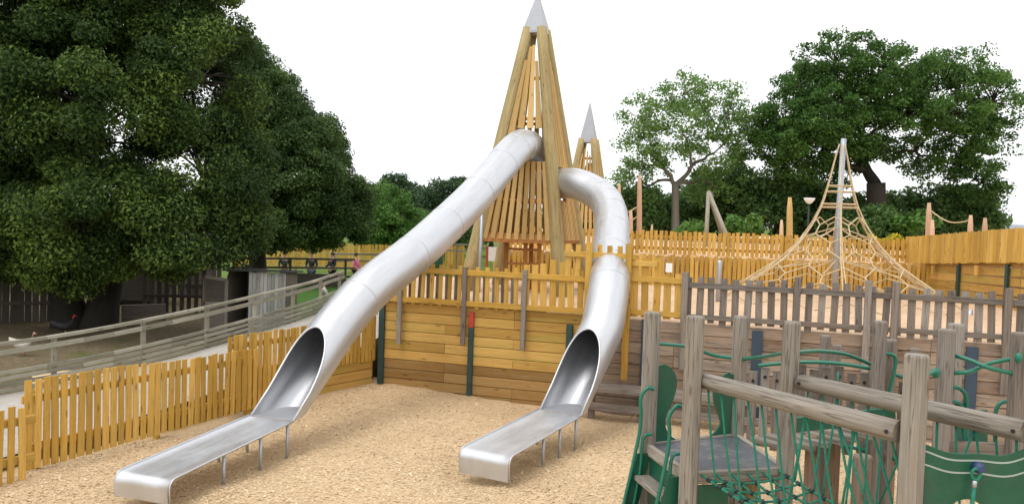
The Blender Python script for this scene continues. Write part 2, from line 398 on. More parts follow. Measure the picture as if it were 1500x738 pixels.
# ------------------------------------------------------------------ slides
def slide(label, jc, hdir, theta, path, cutlen, chute_end, rad, legs, mouth_dir, seams):
    """jc: where tube floor, cut and chute bed meet; hdir: horizontal direction of travel; path: tube axis points above the straight mouth piece, top last"""
    t = thing('tube_slide', label, 'slide', (jc.x, jc.y, 0))
    h = V((hdir[0], hdir[1], 0)).normalized(); side = V((h.y, -h.x, 0))          # side: to the right when looking along travel... sign irrelevant
    u = (-h * math.cos(theta) + V((0, 0, 1)) * math.sin(theta))                   # up the tube
    nup = (h * math.sin(theta) + V((0, 0, 1)) * math.cos(theta))
    s_top = cutlen
    # axis: straight from jc up to s0, then the given path
    s0 = s_top + .25
    p0 = jc + u * s0
    ax = smooth([jc + u * (s0 - .5), p0] + path, 10)[10:]
    nphi = 40
    slope_b = math.tan(R(3.5))
    def ring_end(phi, r):
        sp, cp = math.sin(phi), math.cos(phi)
        o = side * (r * cp) + nup * (r * sp)
        if sp >= 0:   # opening plane: from jc to the rim top
            s = s_top * sp ** .48
        else:         # bed plane z = jc.z - slope*(along h)
            oh, oz = o.dot(h), o.z; uh, uz = u.dot(h), u.z
            s = -(oz + slope_b * oh) / (uz + slope_b * uh)
        return jc + o + u * s
    def tube_surface(r, flip):
        vs, fs, wc = [], [], []
        for k in range(nphi):
            phi = 2 * math.pi * k / nphi
            e = ring_end(phi, r); o = side * (r * math.cos(phi)) + nup * (r * math.sin(phi)); top = p0 + o
            for j in range(7): vs.append(e.lerp(top, j / 6)); wc.append((j * .15, math.cos(phi), math.sin(phi)))
        for k in range(nphi):
            for j in range(6):
                a, c = k * 7 + j, ((k + 1) % nphi) * 7 + j
                fs.append([a, c, c + 1, a + 1])
        # upper tube rings, parallel transport
        last = [k * 7 + 6 for k in range(nphi)]
        tprev = u.copy(); e1, e2 = side.copy(), nup.copy(); acc = .9
        for i in range(1, len(ax)):
            tt = (ax[min(i + 1, len(ax) - 1)] - ax[i - 1]).normalized()
            q = tprev.rotation_difference(tt); e1 = q @ e1; e2 = q @ e2; tprev = tt; acc += (ax[i] - ax[i - 1]).length
            cur = []
            for k in range(nphi):
                phi = 2 * math.pi * k / nphi; cur.append(len(vs))
                vs.append(ax[i] + e1 * r * math.cos(phi) + e2 * r * math.sin(phi)); wc.append((acc, math.cos(phi), math.sin(phi)))
            for k in range(nphi): fs.append([last[k], last[(k + 1) % nphi], cur[(k + 1) % nphi], cur[k]])
            last = cur
        if flip: fs = [f[::-1] for f in fs]
        return vs, fs, wc
    mb = MB(); mb.add(*tube_surface(rad, False)[:2], wc=tube_surface(rad, False)[2], r=.5, smooth=True)
    tb = mb.build('tube', 'steel', t)
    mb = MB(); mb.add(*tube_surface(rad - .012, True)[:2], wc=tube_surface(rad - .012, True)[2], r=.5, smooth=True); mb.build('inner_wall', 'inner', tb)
    # rolled rim round the opening
    rim = [ring_end(math.pi * k / 30, rad - .004) for k in range(31)]
    MB().tube(rim, .014, 8).build('rim', 'steel', tb)
    # weld seams
    sm = None
    for i in seams:
        i = min(max(i, 1), len(ax) - 2); tt = (ax[i + 1] - ax[i - 1]).normalized(); a = tt.orthogonal().normalized(); c = tt.cross(a)
        ringp = [ax[i] + (a * math.cos(x) + c * math.sin(x)) * rad for x in [2 * math.pi * k / 36 for k in range(37)]]
        MB().tube(ringp, .007, 6, False).build('weld_seam', 'steel', tb)
    # chute bed: flat with slightly raised edges, rolled down at the end; runs a little into the tube as the half ellipse floor
    end = chute_end; L = (V((end.x, end.y, 0)) - V((jc.x, jc.y, 0))).length
    hd = (V((end.x, end.y, 0)) - V((jc.x, jc.y, 0))).normalized(); sd = V((-hd.y, hd.x, 0))
    if sd.dot(side) < 0: sd = -sd
    prof = []
    for k in range(13):
        x = (L - .13) * k / 12; prof.append((x, jc.z - slope_b * x))
    zr = prof[-1][1]
    for k in range(1, 9):
        a = R(k * 97 / 8); prof.append((L - .13 + .10 * math.sin(a), zr - .10 * (1 - math.cos(a))))
    prof.append((prof[-1][0] - .012, .02))
    hw = rad + .005; secs = [(-hw - .004, .022), (-hw, .012), (-hw + .012, .001), (-hw * .5, 0), (0, 0), (hw * .5, 0), (hw - .012, .001), (hw, .012), (hw + .004, .022)]
    mb = MB(); vs, wc = [], []; acc = 0
    for i, (x, z) in enumerate(prof):
        a = prof[max(i - 1, 0)]; c = prof[min(i + 1, len(prof) - 1)]; tx, tz = c[0] - a[0], c[1] - a[1]; l = math.hypot(tx, tz); nx, nz = -tz / l, tx / l
        if i: acc += math.hypot(x - prof[i - 1][0], z - prof[i - 1][1])
        f = min(1, max(0, (i - 0) / 2)); 
        for (w, up) in secs:
            vs.append(V((jc.x, jc.y, 0)) + hd * (x + nx * up) + sd * (w * (lerp(1.0, 1.03, min(1, x / L)))) + V((0, 0, z + nz * up))); wc.append((acc, w, 0))
    ns = len(secs); m = len(prof)
    fs = [[i * ns + j, i * ns + j + 1, (i + 1) * ns + j + 1, (i + 1) * ns + j] for i in range(m - 1) for j in range(ns - 1)]
    mb.add(vs, fs, wc, .4, True)
    und = [v - V((0, 0, .014)) for v in vs[:ns * 13]]
    mb.add(und, [[i * ns + j, (i + 1) * ns + j, (i + 1) * ns + j + 1, i * ns + j + 1] for i in range(12) for j in range(ns - 1)], None, .4, True)
    fl = [ring_end(-math.pi * k / 24, rad - .013) + V((0, 0, .004)) for k in range(25)]   # floor inside the mouth
    mb.add(fl, [list(range(25))], None, .4)
    ch = mb.build('chute', 'steel', t)
    for sgn in (-1, 1):
        pts = [V((jc.x, jc.y, 0)) + hd * x + sd * sgn * (hw + .004) * lerp(1, 1.03, min(1, x / L)) + V((0, 0, z + .012)) for x, z in prof]
        MB().tube(pts, .011, 6).build('edge_roll', 'steel', ch)
    for x in legs:
        for sgn in (-1, 1):
            p = V((jc.x, jc.y, 0)) + hd * x + sd * sgn * (hw - .035)
            MB().tube([V((p.x, p.y, -.1)), V((p.x, p.y, jc.z - slope_b * x - .015))], .019, 10).build('leg', 'galv', t)
    return t

jl = V((-2.93, 10.56, .39))
slide('long straight steel tube slide running down from the tall tower beside the palisade fence',
      jl, (-.37, -.93), R(36),
      [D(540, 425, 12.45), D(620, 360, 13.85), D(700, 283, 15.6), D(752, 222, 17.0), D(770, 213, 17.55), D(782, 222, 18.1)],
      1.36, G(204, 737, 0), .322, [.08, .62, 1.28], None, [8, 18, 24, 30, 36, 41, 46])
jr = V((.715, 11.32, .415))
slide('shorter bent steel tube slide dropping through the gap in the fence above the timber wall',
      jr, (-.52, -.85), R(40),
      [D(893, 412, 13.15), D(895, 366, 14.3), D(896, 325, 15.6), D(889, 298, 16.3), D(872, 282, 16.75), D(846, 270, 17.2), D(822, 269, 17.8), D(796, 271, 18.4)],
      1.28, G(706, 703, 0), .312, [.08, .55, 1.0], None, [9, 14, 18, 26, 34, 40, 46])

# ------------------------------------------------------------------ fences
def palings(mb, line, z0f, z1f, step, w, th, jitter=.02, s0=0.0, s1=None, lean=.012, skip=()):
    tot = sum((b - a).length for a, b in zip(line, line[1:])); s1 = tot if s1 is None else s1; s = s0; i = 0
    while s < s1:
        p, d = along(line, s)
        if i not in skip:
            n = V((d.y, -d.x, 0)); ln = V((d.x, d.y, 0)) * random.gauss(0, lean)
            a = V((p.x, p.y, z0f(s) + random.uniform(-jitter, jitter))); c = V((p.x, p.y, z1f(s) + random.uniform(-jitter, jitter))) + ln
            mb.beam(a, c, w * random.uniform(.92, 1.06), th, n)
        s += step * random.uniform(.96, 1.04); i += 1
    return mb
def rail(mb, line, z, w, h, off=0.0, s0=0.0, s1=None):
    tot = sum((b - a).length for a, b in zip(line, line[1:])); s1 = tot if s1 is None else s1
    pts = [along(line, s0)[0]]; acc = 0
    for a, b in zip(line, line[1:]):
        acc += (b - a).length
        if s0 < acc < s1 - 1e-4: pts.append(b)
    pts.append(along(line, s1)[0])
    zf = z if callable(z) else (lambda s: z); ss = s0
    for a, b in zip(pts, pts[1:]):
        d = (b - a).normalized(); n = V((d.y, -d.x, 0)); l = (b - a).length
        mb.beam(V((a.x, a.y, zf(ss))) + n * off, V((b.x, b.y, zf(ss + l))) + n * off, w, h, (0, 0, 1)); ss += l
    return mb

# near palisade along the path (palings stand on the camera side of the rails)
FL = [V((-7.1, 6.2, 0)), G(47, 692, 0), G(373, 607, 0)]
L0 = (FL[1] - FL[0]).length; L1 = (FL[2] - FL[1]).length
t = thing('palisade_fence', 'low yellow palisade of upright pine boards along the chip pit, left of the long slide', 'fence', FL[1])
g = lambda s: .04 + .06 * max(0, s - L0) / L1
palings(MB(), FL, lambda s: g(s), lambda s: 1.05 - .09 * max(0, s - L0) / L1 + .01 * math.sin(s * 3), .108, .080, .02, .009, s0=L0 - .05).build('paling', 'pine', t)
for z in (.28, .82): rail(MB(), FL, z, .04, .085, -.035, L0 - .1).build('rail', 'pine', t)
for s in (L0 + .1, L0 + 1.75, L0 + L1 - .06):
    p, d = along(FL, s); n = V((d.y, -d.x, 0)); q = p - n * .1
    MB().beam((q.x, q.y, -.2), (q.x, q.y, .90), .07, .07, n).build('post', 'pine', t)
t2 = thing('palisade_gate', 'shorter paling panel with wide gaps at the near end of the palisade fence', 'gate', FL[0])
off = V((.18, -.06, 0)); FG = [p + off for p in FL[:2]]
palings(MB(), FG, lambda s: -.02, lambda s: .80, .125, .075, .022, .02, s1=L0 - .18).build('paling', 'pine', t2)
rail(MB(), FG, .64, .045, .09, -.04, s1=L0 - .1).build('rail', 'pine', t2); rail(MB(), FG, .22, .045, .09, -.04, s1=L0 - .1).build('rail', 'pine', t2)
p, d = along(FG, L0 - 2.0 if L0 > 2 else 0)
MB().beam((p.x - .12, p.y, -.1), (p.x - .12, p.y, .78), .09, .09).build('post', 'red', t2)
# taller stretch on a plank footing up to the corner
FH = [V((-3.98, 12.12, 0)), V((-2.30, 14.52, 0))]; LH = (FH[1] - FH[0]).length
t = thing('raised_palisade', 'raised palisade of narrow pine palings on a plank footing, between slide and corner', 'fence', FH[0])
palings(MB(), FH, lambda s: .10 + .36 * min(1, max(0, s - .55) / .8) + (.03 * s / LH), lambda s: 1.16 + .10 * s / LH, .088, .072, .02, .015).build('paling', 'pine', t)
rail(MB(), FH, .62, .04, .08, -.035).build('rail', 'pine', t); rail(MB(), FH, 1.02, .04, .08, -.035).build('rail', 'pine', t)
mb = MB()
for k in range(4): rail(mb, FH, .02 + .16 * k + .08, .06, .152, -.06, s0=.4)
mb.build('footing_plank', 'plank', t)
p, d = along(FH, 1.36); n = V((d.y, -d.x, 0))
if n.y > 0: n = -n
MB().beam((p.x + n.x * .03, p.y + n.y * .03, -.1), (p.x + n.x * .03, p.y + n.y * .03, .44), .08, .05, n).build('footing_post', 'red', t)

# retaining walls of stacked planks
def plank_wall(root, nm, mat_list, s0, s1, rows, z0, z1, line0=WALL0, wd=WD, wn=WN, blen=2.4):
    hgt = (z1 - z0) / rows
    mbs = {m: MB() for m in set(mat_list)}
    for r_i in range(rows):
        s = s0; first = True
        while s < s1 - 1e-3:
            l = blen * (random.choice((.5, 1, 1)) if first else 1); e = min(s + l, s1); first = False
            a = line0 + wd * (s + .003); c = line0 + wd * (e - .003)
            m = mat_list[r_i % len(mat_list)] if len(mat_list) > 1 else mat_list[0]
            o = wn * (-.035 + random.uniform(-.004, .004))
            z = z0 + hgt * (r_i + .5)
            mbs[m].beam(V((a.x, a.y, z)) + o, V((c.x, c.y, z)) + o, .07, hgt - .008, (0, 0, 1), .006)
            s = e
    for k, (m, x) in enumerate(mbs.items()):
        if x.v: x.build(nm, m, root)
sy = (wall_at(874) - WALL0).dot(WD); send = 14.6
w1 = thing('retaining_wall', 'yellow stacked plank retaining wall between the two slides', 'wall', WALL0)
plank_wall(w1, 'plank', ['plank_brown', 'plank_brown', 'plank_brown', 'plank_brown', 'plank', 'plank', 'plank', 'plank', 'plank', 'plank'], 0, sy, 10, -.12, WTOP)
w2 = thing('weathered_wall', 'weathered grey brown plank retaining wall below the grey picket fence', 'wall', WALL0 + WD * sy)
plank_wall(w2, 'plank', ['old_plank'], sy, send, 9, -.12, WTOP - .02)
def wall_post(root, px, z1, mat, redtop=0.0, w=.10, proud=.03):
    p = wall_at(px, 520, proud); q = V((p.x, p.y, 0))
    o = MB().beam(q + V((0, 0, -.2)), q + V((0, 0, z1 - redtop)), .1, .055, WN, w * .08) if False else MB().beam(q + V((0, 0, -.2)), q + V((0, 0, z1 - redtop)), w, .055, WN, .006)
    ob = o.build('steel_post', mat, root)
    if redtop: MB().beam(q + V((0, 0, z1 - redtop + .001)), q + V((0, 0, z1)), w, .055, WN, .006).build('red_cap', 'red', ob)
wall_post(w1, 558, 1.52, 'steelpost', 0, .10); wall_post(w1, 689, 1.42, 'steelpost', .25, .085); wall_post(w1, 833, 1.33, 'steelpost', 0, .10)
wall_post(w2, 944, 1.50, 'bluepost', 0, .115); wall_post(w2, 1108, 1.44, 'bluepost', 0, .15); wall_post(w2, 1424, 1.42, 'bluepost', 0, .15)
MB().beam(wall_at(550, 455, .02) - V((0, 0, .06)), wall_at(550, 455, .02) + V((0, 0, .16)), .08, .03, WN).build('marker_board', 'red', w1)

# picket fences on top of the wall
def wline(px0, px1, off=0.03): 
    a, c = wall_at(px0, 430, off), wall_at(px1, 430, off); return [V((a.x, a.y, 0)), V((c.x, c.y, 0))]
fl = wline(566, 858)
t = thing('pine_picket_fence', 'yellow pine picket fence standing on the yellow plank wall, left of the bent slide', 'fence', V((fl[0].x, fl[0].y, WTOP)))
tot = (fl[1] - fl[0]).length; sg = tot * .70
mb = palings(MB(), fl, lambda s: WTOP - .02, lambda s: WTOP + .68, .165, .068, .022, .015, s1=sg)
palings(mb, fl, lambda s: WTOP + .03, lambda s: WTOP + .78 + .06 * math.sin(s * 7), .15, .10, .022, .03, s0=sg + .05)
mb.build('picket', 'pine', t)
rail(MB(), fl, WTOP + .57, .035, .09, .03).build('rail', 'pine', t); rail(MB(), fl, WTOP + .06, .035, .09, .03).build('rail', 'pine', t)
bk = [p - WN * .09 for p in fl]
palings(MB(), bk, lambda s: WTOP, lambda s: WTOP + .60, .165, .088, .022, .02, s0=.08, s1=sg + .1).build('grey_picket', 'grey', t)
for px in (586, 680, 768):
    p = wall_at(px, 430, .085)
    MB().beam((p.x, p.y, .86 + random.uniform(-.05, .03)), (p.x, p.y, WTOP + .66), .075, .06, WN).build('post', 'grey', t)
MB().beam(wall_at(563, 440, .01).to_2d().to_3d() + V((0, 0, WTOP + .015)), wall_at(800, 455, .01).to_2d().to_3d() + V((0, 0, WTOP + .015)), .03, .025, (0, 0, 1)).build('black_edging', 'black', t)
# raised pickets over the slide gap
fl = wline(826, 928, .05)
t = thing('slide_gap_frame', 'tall pine posts with short pickets bridging over the bent slide', 'fence', V((fl[0].x, fl[0].y, WTOP)))
for px, zb in ((861, .95), (919, .55)):
    p = wall_at(px, 430, .12); MB().beam((p.x, p.y, zb), (p.x, p.y, 2.66), .10, .07, WN).build('post', 'pine', t)
tot = (fl[1] - fl[0]).length
mb = palings(MB(), fl, lambda s: 2.30 if s > .42 else 2.0, lambda s: 2.62, .165, .085, .022, .01, s0=.05); mb.build('picket', 'pine', t)
rail(MB(), fl, 2.46, .035, .085, .035).build('rail', 'pine', t)
# panel right of the slide
fl = wline(922, 1000)
t = thing('pine_fence_panel', 'tall pine paling panel with a small white notice, right of the bent slide', 'fence', V((fl[0].x, fl[0].y, WTOP)))
mb = palings(MB(), fl, lambda s: WTOP + .02, lambda s: 2.44 - .22 * (s > .45), .168, .115, .022, .02, s0=.08); mb.build('paling', 'pine', t)
for z_, e_ in ((WTOP + .1, None), (WTOP + .62, None), (2.36, .42)): rail(MB(), fl, z_, .035, .085, .03, s0=0, s1=e_).build('rail', 'pine', t)
p = wall_at(980, 392, .08); MB().beam(p - V((0, 0, .07)), p + V((0, 0, .07)), .10, .006, WN, .001).build('notice', 'white', t)
# grey picket fence
fl = wline(1003, 1760)
t = thing('grey_picket_fence', 'long weathered grey picket fence along the top of the grey brown wall', 'fence', V((fl[0].x, fl[0].y, WTOP)))
tot = (fl[1] - fl[0]).length
palings(MB(), fl, lambda s: WTOP + .0, lambda s: WTOP + .70, .172, .10, .022, .018, s0=.06).build('picket', 'grey', t)
rail(MB(), fl, WTOP + .57, .04, .085, .03).build('rail', 'grey', t); rail(MB(), fl, WTOP + .09, .04, .075, .03).build('rail', 'grey', t)
for px, zb, zt in ((1003, .78, 2.26), (1168, 1.0, 2.27), (1272, .95, 2.28), (1312, 1.3, 2.28), (1478, .8, 2.27)):
    p = wall_at(px, 430, .09); MB().beam((p.x, p.y, zb), (p.x, p.y, zt), .095, .075, WN).build('post', 'grey', t)

# bench against the weathered wall
ba, bc = wall_at(845, 570, .5), wall_at(1120, 590, .5)
t = thing('bench', 'low grey timber bench of two boards in front of the weathered wall', 'bench', V((ba.x, ba.y, 0)))
a, c = V((ba.x, ba.y, .46)), V((bc.x, bc.y, .46))
MB().beam(a, c, .07, .13, (0, 0, 1)).build('seat_board', 'grey', t)
MB().beam(a - WN * .12 + V((0, 0, .03)), c - WN * .12 + V((0, 0, .03)), .12, .05, (0, 0, 1)).build('seat_board', 'grey', t)
MB().beam(a + V((0, 0, -.29)), c + V((0, 0, -.29)), .07, .11, (0, 0, 1)).build('lower_board', 'grey', t)
for k in (.08, .36, .64, .92):
    p = a.lerp(c, k) - WN * .09; MB().beam((p.x, p.y, -.1), (p.x, p.y, .39), .09, .09, WN).build('leg', 'grey', t)

# ------------------------------------------------------------------ towers
def tower(label, c, e1, e2, zg, zcap, zapex, lr, deckz, midz, faces, capw, under):
    t = thing('pyramid_tower', label, 'tower', V((c.x, c.y, zg)))
    feet = [c + e1 * -1, c + e2 * -1, c + e1, c + e2]            # left, front, right, back
    feet = [V((p.x, p.y, zg - .1)) for p in feet]
    axis_top = V((c.x, c.y, zapex - .15))
    tops = []
    for p in feet:
        k = (zcap - zg) / (zapex + .10 - zg); q = V((lerp(p.x, c.x, k), lerp(p.y, c.y, k), zcap)); tops.append(q)
        MB().tube([p.lerp(q, j / 8) for j in range(9)], [lr * lerp(1.12, .80, j / 8) for j in range(9)], 14, knob=.05).build('log_leg', 'log', t)
    ap = V((c.x, c.y, zapex)); cb = []
    for p in feet:
        d = V((p.x - c.x, p.y - c.y, 0)).normalized() * capw; cb.append(V((c.x, c.y, zcap - .06)) + d)
    mb = MB(); mb.add(cb + [ap] + [v + V((0, 0, -.05)) for v in cb], [[i, (i + 1) % 4, 4] for i in range(4)] + [[5 + i, 5 + (i + 1) % 4, (i + 1) % 4, i] for i in range(4)] + [[8, 7, 6, 5]]); mb.build('cap', 'cap', t)
    def leg_at(i, z): k = (z - feet[i].z) / (tops[i].z - feet[i].z); return feet[i].lerp(tops[i], k)
    for (i, j, zlo, zhi, nsl, hole) in faces:
        a0, b0, a1, b1 = leg_at(i, zlo), leg_at(j, zlo), leg_at(i, zcap), leg_at(j, zcap)
        nrm = (b0 - a0).cross(V((0, 0, 1))).normalized()
        if nrm.dot(V((c.x, c.y, 0)) - V((a0.x, a0.y, 0))) > 0: nrm = -nrm
        sl = MB(); rl = []
        for z in [zlo + .03, (zlo + midz) / 2, midz, midz + .95, midz + 1.8]:
            if z > zhi: continue
            rl.append((leg_at(i, z), leg_at(j, z)))
        wdt = (b0 - a0).length
        off = nrm * .05
        for s in range(nsl):                       # lower screen
            f = (s + .5) / nsl; kk = lerp(.06, .94, f)
            lo = leg_at(i, zlo - .06).lerp(leg_at(j, zlo - .06), kk); hi = leg_at(i, midz + .06).lerp(leg_at(j, midz + .06), kk)
            zs = [(0, 1)]
            for (hx, hz, hr) in hole:
                if abs(f - hx) * wdt * .75 < hr and hz < midz: zs = [(0, max(.05, (hz - hr - zlo) / (midz - zlo)))] + ([((hz + hr - zlo) / (midz - zlo), 1)] if hz + hr < midz - .1 else [])
            for (ka, kb) in zs: sl.beam(lo.lerp(hi, ka) + off, lo.lerp(hi, kb) + off, wdt / nsl * .53, .025, nrm, taper=.9)
        nu = max(4, int(nsl * .55))
        for s in range(nu):                        # upper screen gathers towards the cap
            f = (s + .5) / nu; kk = lerp(.08, .92, f); zt = zhi - abs(f - .5) * 2 * (zhi - midz) * .22 + random.uniform(-.08, .05)
            lo = leg_at(i, midz - .02).lerp(leg_at(j, midz - .02), kk); hi = leg_at(i, zt).lerp(leg_at(j, zt), lerp(.20, .80, f)); ka = 0
            for (hx, hz, hr) in hole:
                if hz >= midz and abs(f - hx) * wdt * .55 < hr: ka = (hz + hr - midz) / (zt - midz)
            wl_ = (leg_at(i, midz) - leg_at(j, midz)).length / nu * .56
            sl.beam(lo.lerp(hi, ka) + off, hi + off, wl_ * lerp(1, .5, ka), .025, nrm, taper=.36 / lerp(1, .5, ka))
        o = sl.build('slat_panel', 'slat', t); [MB().beam(p, q, .05, .07, (0, 0, 1)).build('cross_rail', 'redwood', o) for p, q in rl]
    dk = [leg_at(i, deckz) for i in range(4)]; mb = MB(); mb.prism([v - V((0, 0, .03)) for v in dk], (0, 0, .05)); mb.build('deck', 'slat', t)
    if under:
        for p, q in ((.3, .2), (.55, .2), (.72, .22), (.5, .6)):
            x = dk[0].lerp(dk[1], p).lerp(dk[3].lerp(dk[2], p), q); MB().beam((x.x, x.y, zg - .1), (x.x, x.y, deckz - .03), .09, .09).build('support_post', 'redwood', t)
        mb = MB()
        for z in (1.75, 2.05, 2.35):
            a = dk[0].lerp(dk[1], .3).lerp(dk[3].lerp(dk[2], .3), .2); c2 = dk[0].lerp(dk[1], .72).lerp(dk[3].lerp(dk[2], .72), .22)
            mb.beam(V((a.x, a.y, z)), V((c2.x, c2.y, z)), .05, .05, (0, 0, 1))
        mb.build('rung', 'redwood', t)
        for (i, j) in ((0, 1), (1, 2)):
            MB().beam(leg_at(i, deckz - .06), leg_at(j, deckz - .06), .07, .13, (0, 0, 1)).build('deck_beam', 'redwood', t)
    return t, leg_at
c = V((.36, 18.2, 0)); e1 = V((1.33, .66, 0)); e2 = V((-.66, 1.33, 0))
tw, leg = tower('tall pyramid climbing tower of four logs with slatted sides and pointed grey cap', c, e1, e2, 1.45, 6.98, 7.78, .138, 2.62, 4.1,
      [(0, 1, 2.62, 6.75, 9, [(.66, 4.5, .36)]), (1, 2, 2.62, 6.6, 12, [(.22, 3.72, .36)]), (2, 3, 2.62, 5.6, 8, []), (3, 0, 2.62, 5.6, 8, [])], .34, True)
p = D(704, 340, 17.2); MB().tube([(p.x, p.y, 1.4), (p.x + .02, p.y, 3.2)], .035, 10).build('fire_pole', 'galv', tw)
c2 = D(858, 320, 26); ap = D(858, 148, 26)
tower('smaller pyramid tower with pointed cap, behind the tall tower', V((c2.x, 26, 0)), V((.85, .45, 0)), V((-.45, .85, 0)), 2.0, D(858, 204, 26).z, ap.z, .12, 3.0, 3.9,
      [(0, 1, 2.6, 5.2, 7, []), (1, 2, 2.6, 5.2, 7, []), (2, 3, 3.0, 4.8, 6, []), (3, 0, 3.0, 4.8, 6, [])], .33, False)

# ------------------------------------------------------------------ rope pyramid
b0 = D(1222, 441, 18); mt = D(1230, 203, 18); mt = V((b0.x + .03, 18, mt.z))
t = thing('rope_pyramid', 'beige rope climbing pyramid hung from a steel mast behind the grey picket fence', 'climbing net', V((b0.x, 18, 1.45)))
MB().tube([(b0.x, 18, 1.3), (b0.x, 18, 3), mt], [.062, .062, .055], 12).build('mast', 'galv', t)
def prof_r(z): return float(np.interp(z, [1.45, 1.88, 2.3, 2.66, 3.1, 3.52, 4.0, 4.4, 4.78], [2.75, 1.98, 1.32, .92, .60, .39, .25, .16, .06]))
NC = 6; PH0 = R(14)
def net_pt(th, z):
    a = (th - PH0) % (2 * math.pi / NC) - math.pi / NC
    r = prof_r(z) * lerp(1, math.cos(math.pi / NC) / math.cos(a), .9); return V((b0.x + r * math.cos(th), 18 + r * math.sin(th), z))
for k in range(NC):
    th = PH0 + 2 * math.pi * k / NC
    for dth in (-.012, .02):
        MB().tube([net_pt(th + dth * min(1, (4.8 - z) / 1.5), z) for z in np.linspace(1.45, 4.78, 24)], .0135, 6).build('corner_rope', 'rope', t)
    a = net_pt(th, 1.5); MB().tube([(a.x, a.y, 1.2), (a.x, a.y, 1.56)], .05, 8).build('anchor', 'galv', t)
nb = MB(); rows = [1.55, 1.86, 2.16, 2.47, 2.80, 3.16]; cols = 24
def hexz(i, j): return rows[j] + (.085 if (i + j) % 2 else -.085)
for j in range(len(rows)):
    st = 1 if j < 4 else 2
    for i in range(0, cols, st):
        ii = i // st; a = net_pt(2 * math.pi * i / cols, hexz(ii, j)); c_ = net_pt(2 * math.pi * (i + st) / cols, hexz(ii + 1, j))
        nb.tube([a, c_], .0145, 5, False)
        if (ii + j) % 2 and j + 1 < len(rows):
            nb.tube([a, net_pt(2 * math.pi * i / cols, rows[j + 1] - .085)], .0145, 5, False)
for z in (3.45, 3.52, 3.78, 3.9):
    nb.tube([net_pt(2 * math.pi * i / 24, z) for i in range(25)], .0155, 5, False)
# inner nets out to the mast
for z in (2.1, 2.8):
    for k in range(6):
        th = 2 * math.pi * k / 6 + z; nb.tube([V((b0.x, 18, z + .25)), net_pt(th, z)], .013, 5, False)
nb.build('net', 'rope', t)

# ------------------------------------------------------------------ back of the upper playground
def row(name, label, cat, pts, z0, z1, step, w, mat, post_every=2.2, rails=(.25, .75), group=None, jitter=.02):
    line = [V((p[0], p[1], 0)) for p in pts]; t = thing(name, label, cat, V((line[0].x, line[0].y, z0)), group)
    tot = sum((b - a).length for a, b in zip(line, line[1:]))
    palings(MB(), line, lambda s: z0, lambda s: z1, step, w, .022, jitter).build('paling', mat, t)
    for k in rails: rail(MB(), line, lerp(z0, z1, k), .04, .08, -.035).build('rail', mat, t)
    s = .1
    while s < tot:
        p, d = along(line, s); n = V((d.y, -d.x, 0)); q = p - n * .09
        MB().beam((q.x, q.y, z0 - .3), (q.x, q.y, z1 - .05), .09, .09, n).build('post', mat, t); s += post_every
    return t
pA, pB = D(918, 350, 22.0), D(1332, 362, 22.0)
row('back_palisade', 'high back row of yellow palings closing the upper playground', 'fence', [(-.3, 22.0), (pB.x + .2, 22.0)], 2.2, 2.79, .125, .09, 'pine', 2.4, jitter=.03)
row('terrace_palisade', 'lower row of yellow palings facing the terrace below the back fence', 'fence', [(-.4, 20.92), (pB.x + .2, 20.92)], 1.4, 2.22, .115, .09, 'pine', 2.4, jitter=.02)
# right-hand boarded fence on plank wall
x0 = 10.14
t = thing('boarded_fence', 'close boarded brown yellow fence standing on a plank wall at the right', 'fence', V((x0, 22, 2.2)))
BL = [V((x0 + .02, 22.0, 0)), V((x0 + .06, 17.0, 0)), V((x0 + .1, 9.6, 0))]
zb = lambda s: 2.17 + .058 * s; zt = lambda s: 2.86 + .060 * s
palings(MB(), BL, zb, zt, .125, .122, .022, .012).build('board', 'pine', t)
rail(MB(), BL, lambda s: zb(s) + .12, .05, .09, -.045).build('rail', 'pine', t); rail(MB(), BL, lambda s: zt(s) - .15, .05, .09, -.045).build('rail', 'pine', t)
t = thing('side_plank_wall', 'plank wall with dark steel posts under the close boarded fence', 'wall', V((x0 + .1, 22, 1.45)))
d_ = (BL[2] - BL[0]).normalized(); n_ = V((d_.y, -d_.x, 0)); n_ = n_ if n_.x < 0 else -n_
mbp = MB()
for k in range(6):
    for s in np.arange(0, 12.3, 2.4):
        a = BL[0] + d_ * (s + .01); c_ = BL[0] + d_ * min(s + 2.39, 12.3); z = 1.35 + .16 * k + .08
        mbp.beam(V((a.x + .12, a.y, z + .055 * s * k / 6)), V((c_.x + .12, c_.y, z + .055 * (s + 2.4) * k / 6)), .06, .172, (0, 0, 1))
mbp.build('plank', 'plank', t)
for i, s in enumerate(np.arange(.6, 12, 1.9)):
    a = BL[0] + d_ * s + n_ * -.04; MB().beam((a.x, a.y, 1.3), (a.x, a.y, zb(s) - .03), .09, .06, n_).build('steel_post', 'steelpost', t)
    a = BL[0] + d_ * (s + .85) + n_ * .02; MB().beam((a.x, a.y, zb(s) - .22), (a.x, a.y, zb(s) - .005), .09, .05, n_).build('stub_post', 'pine', t)

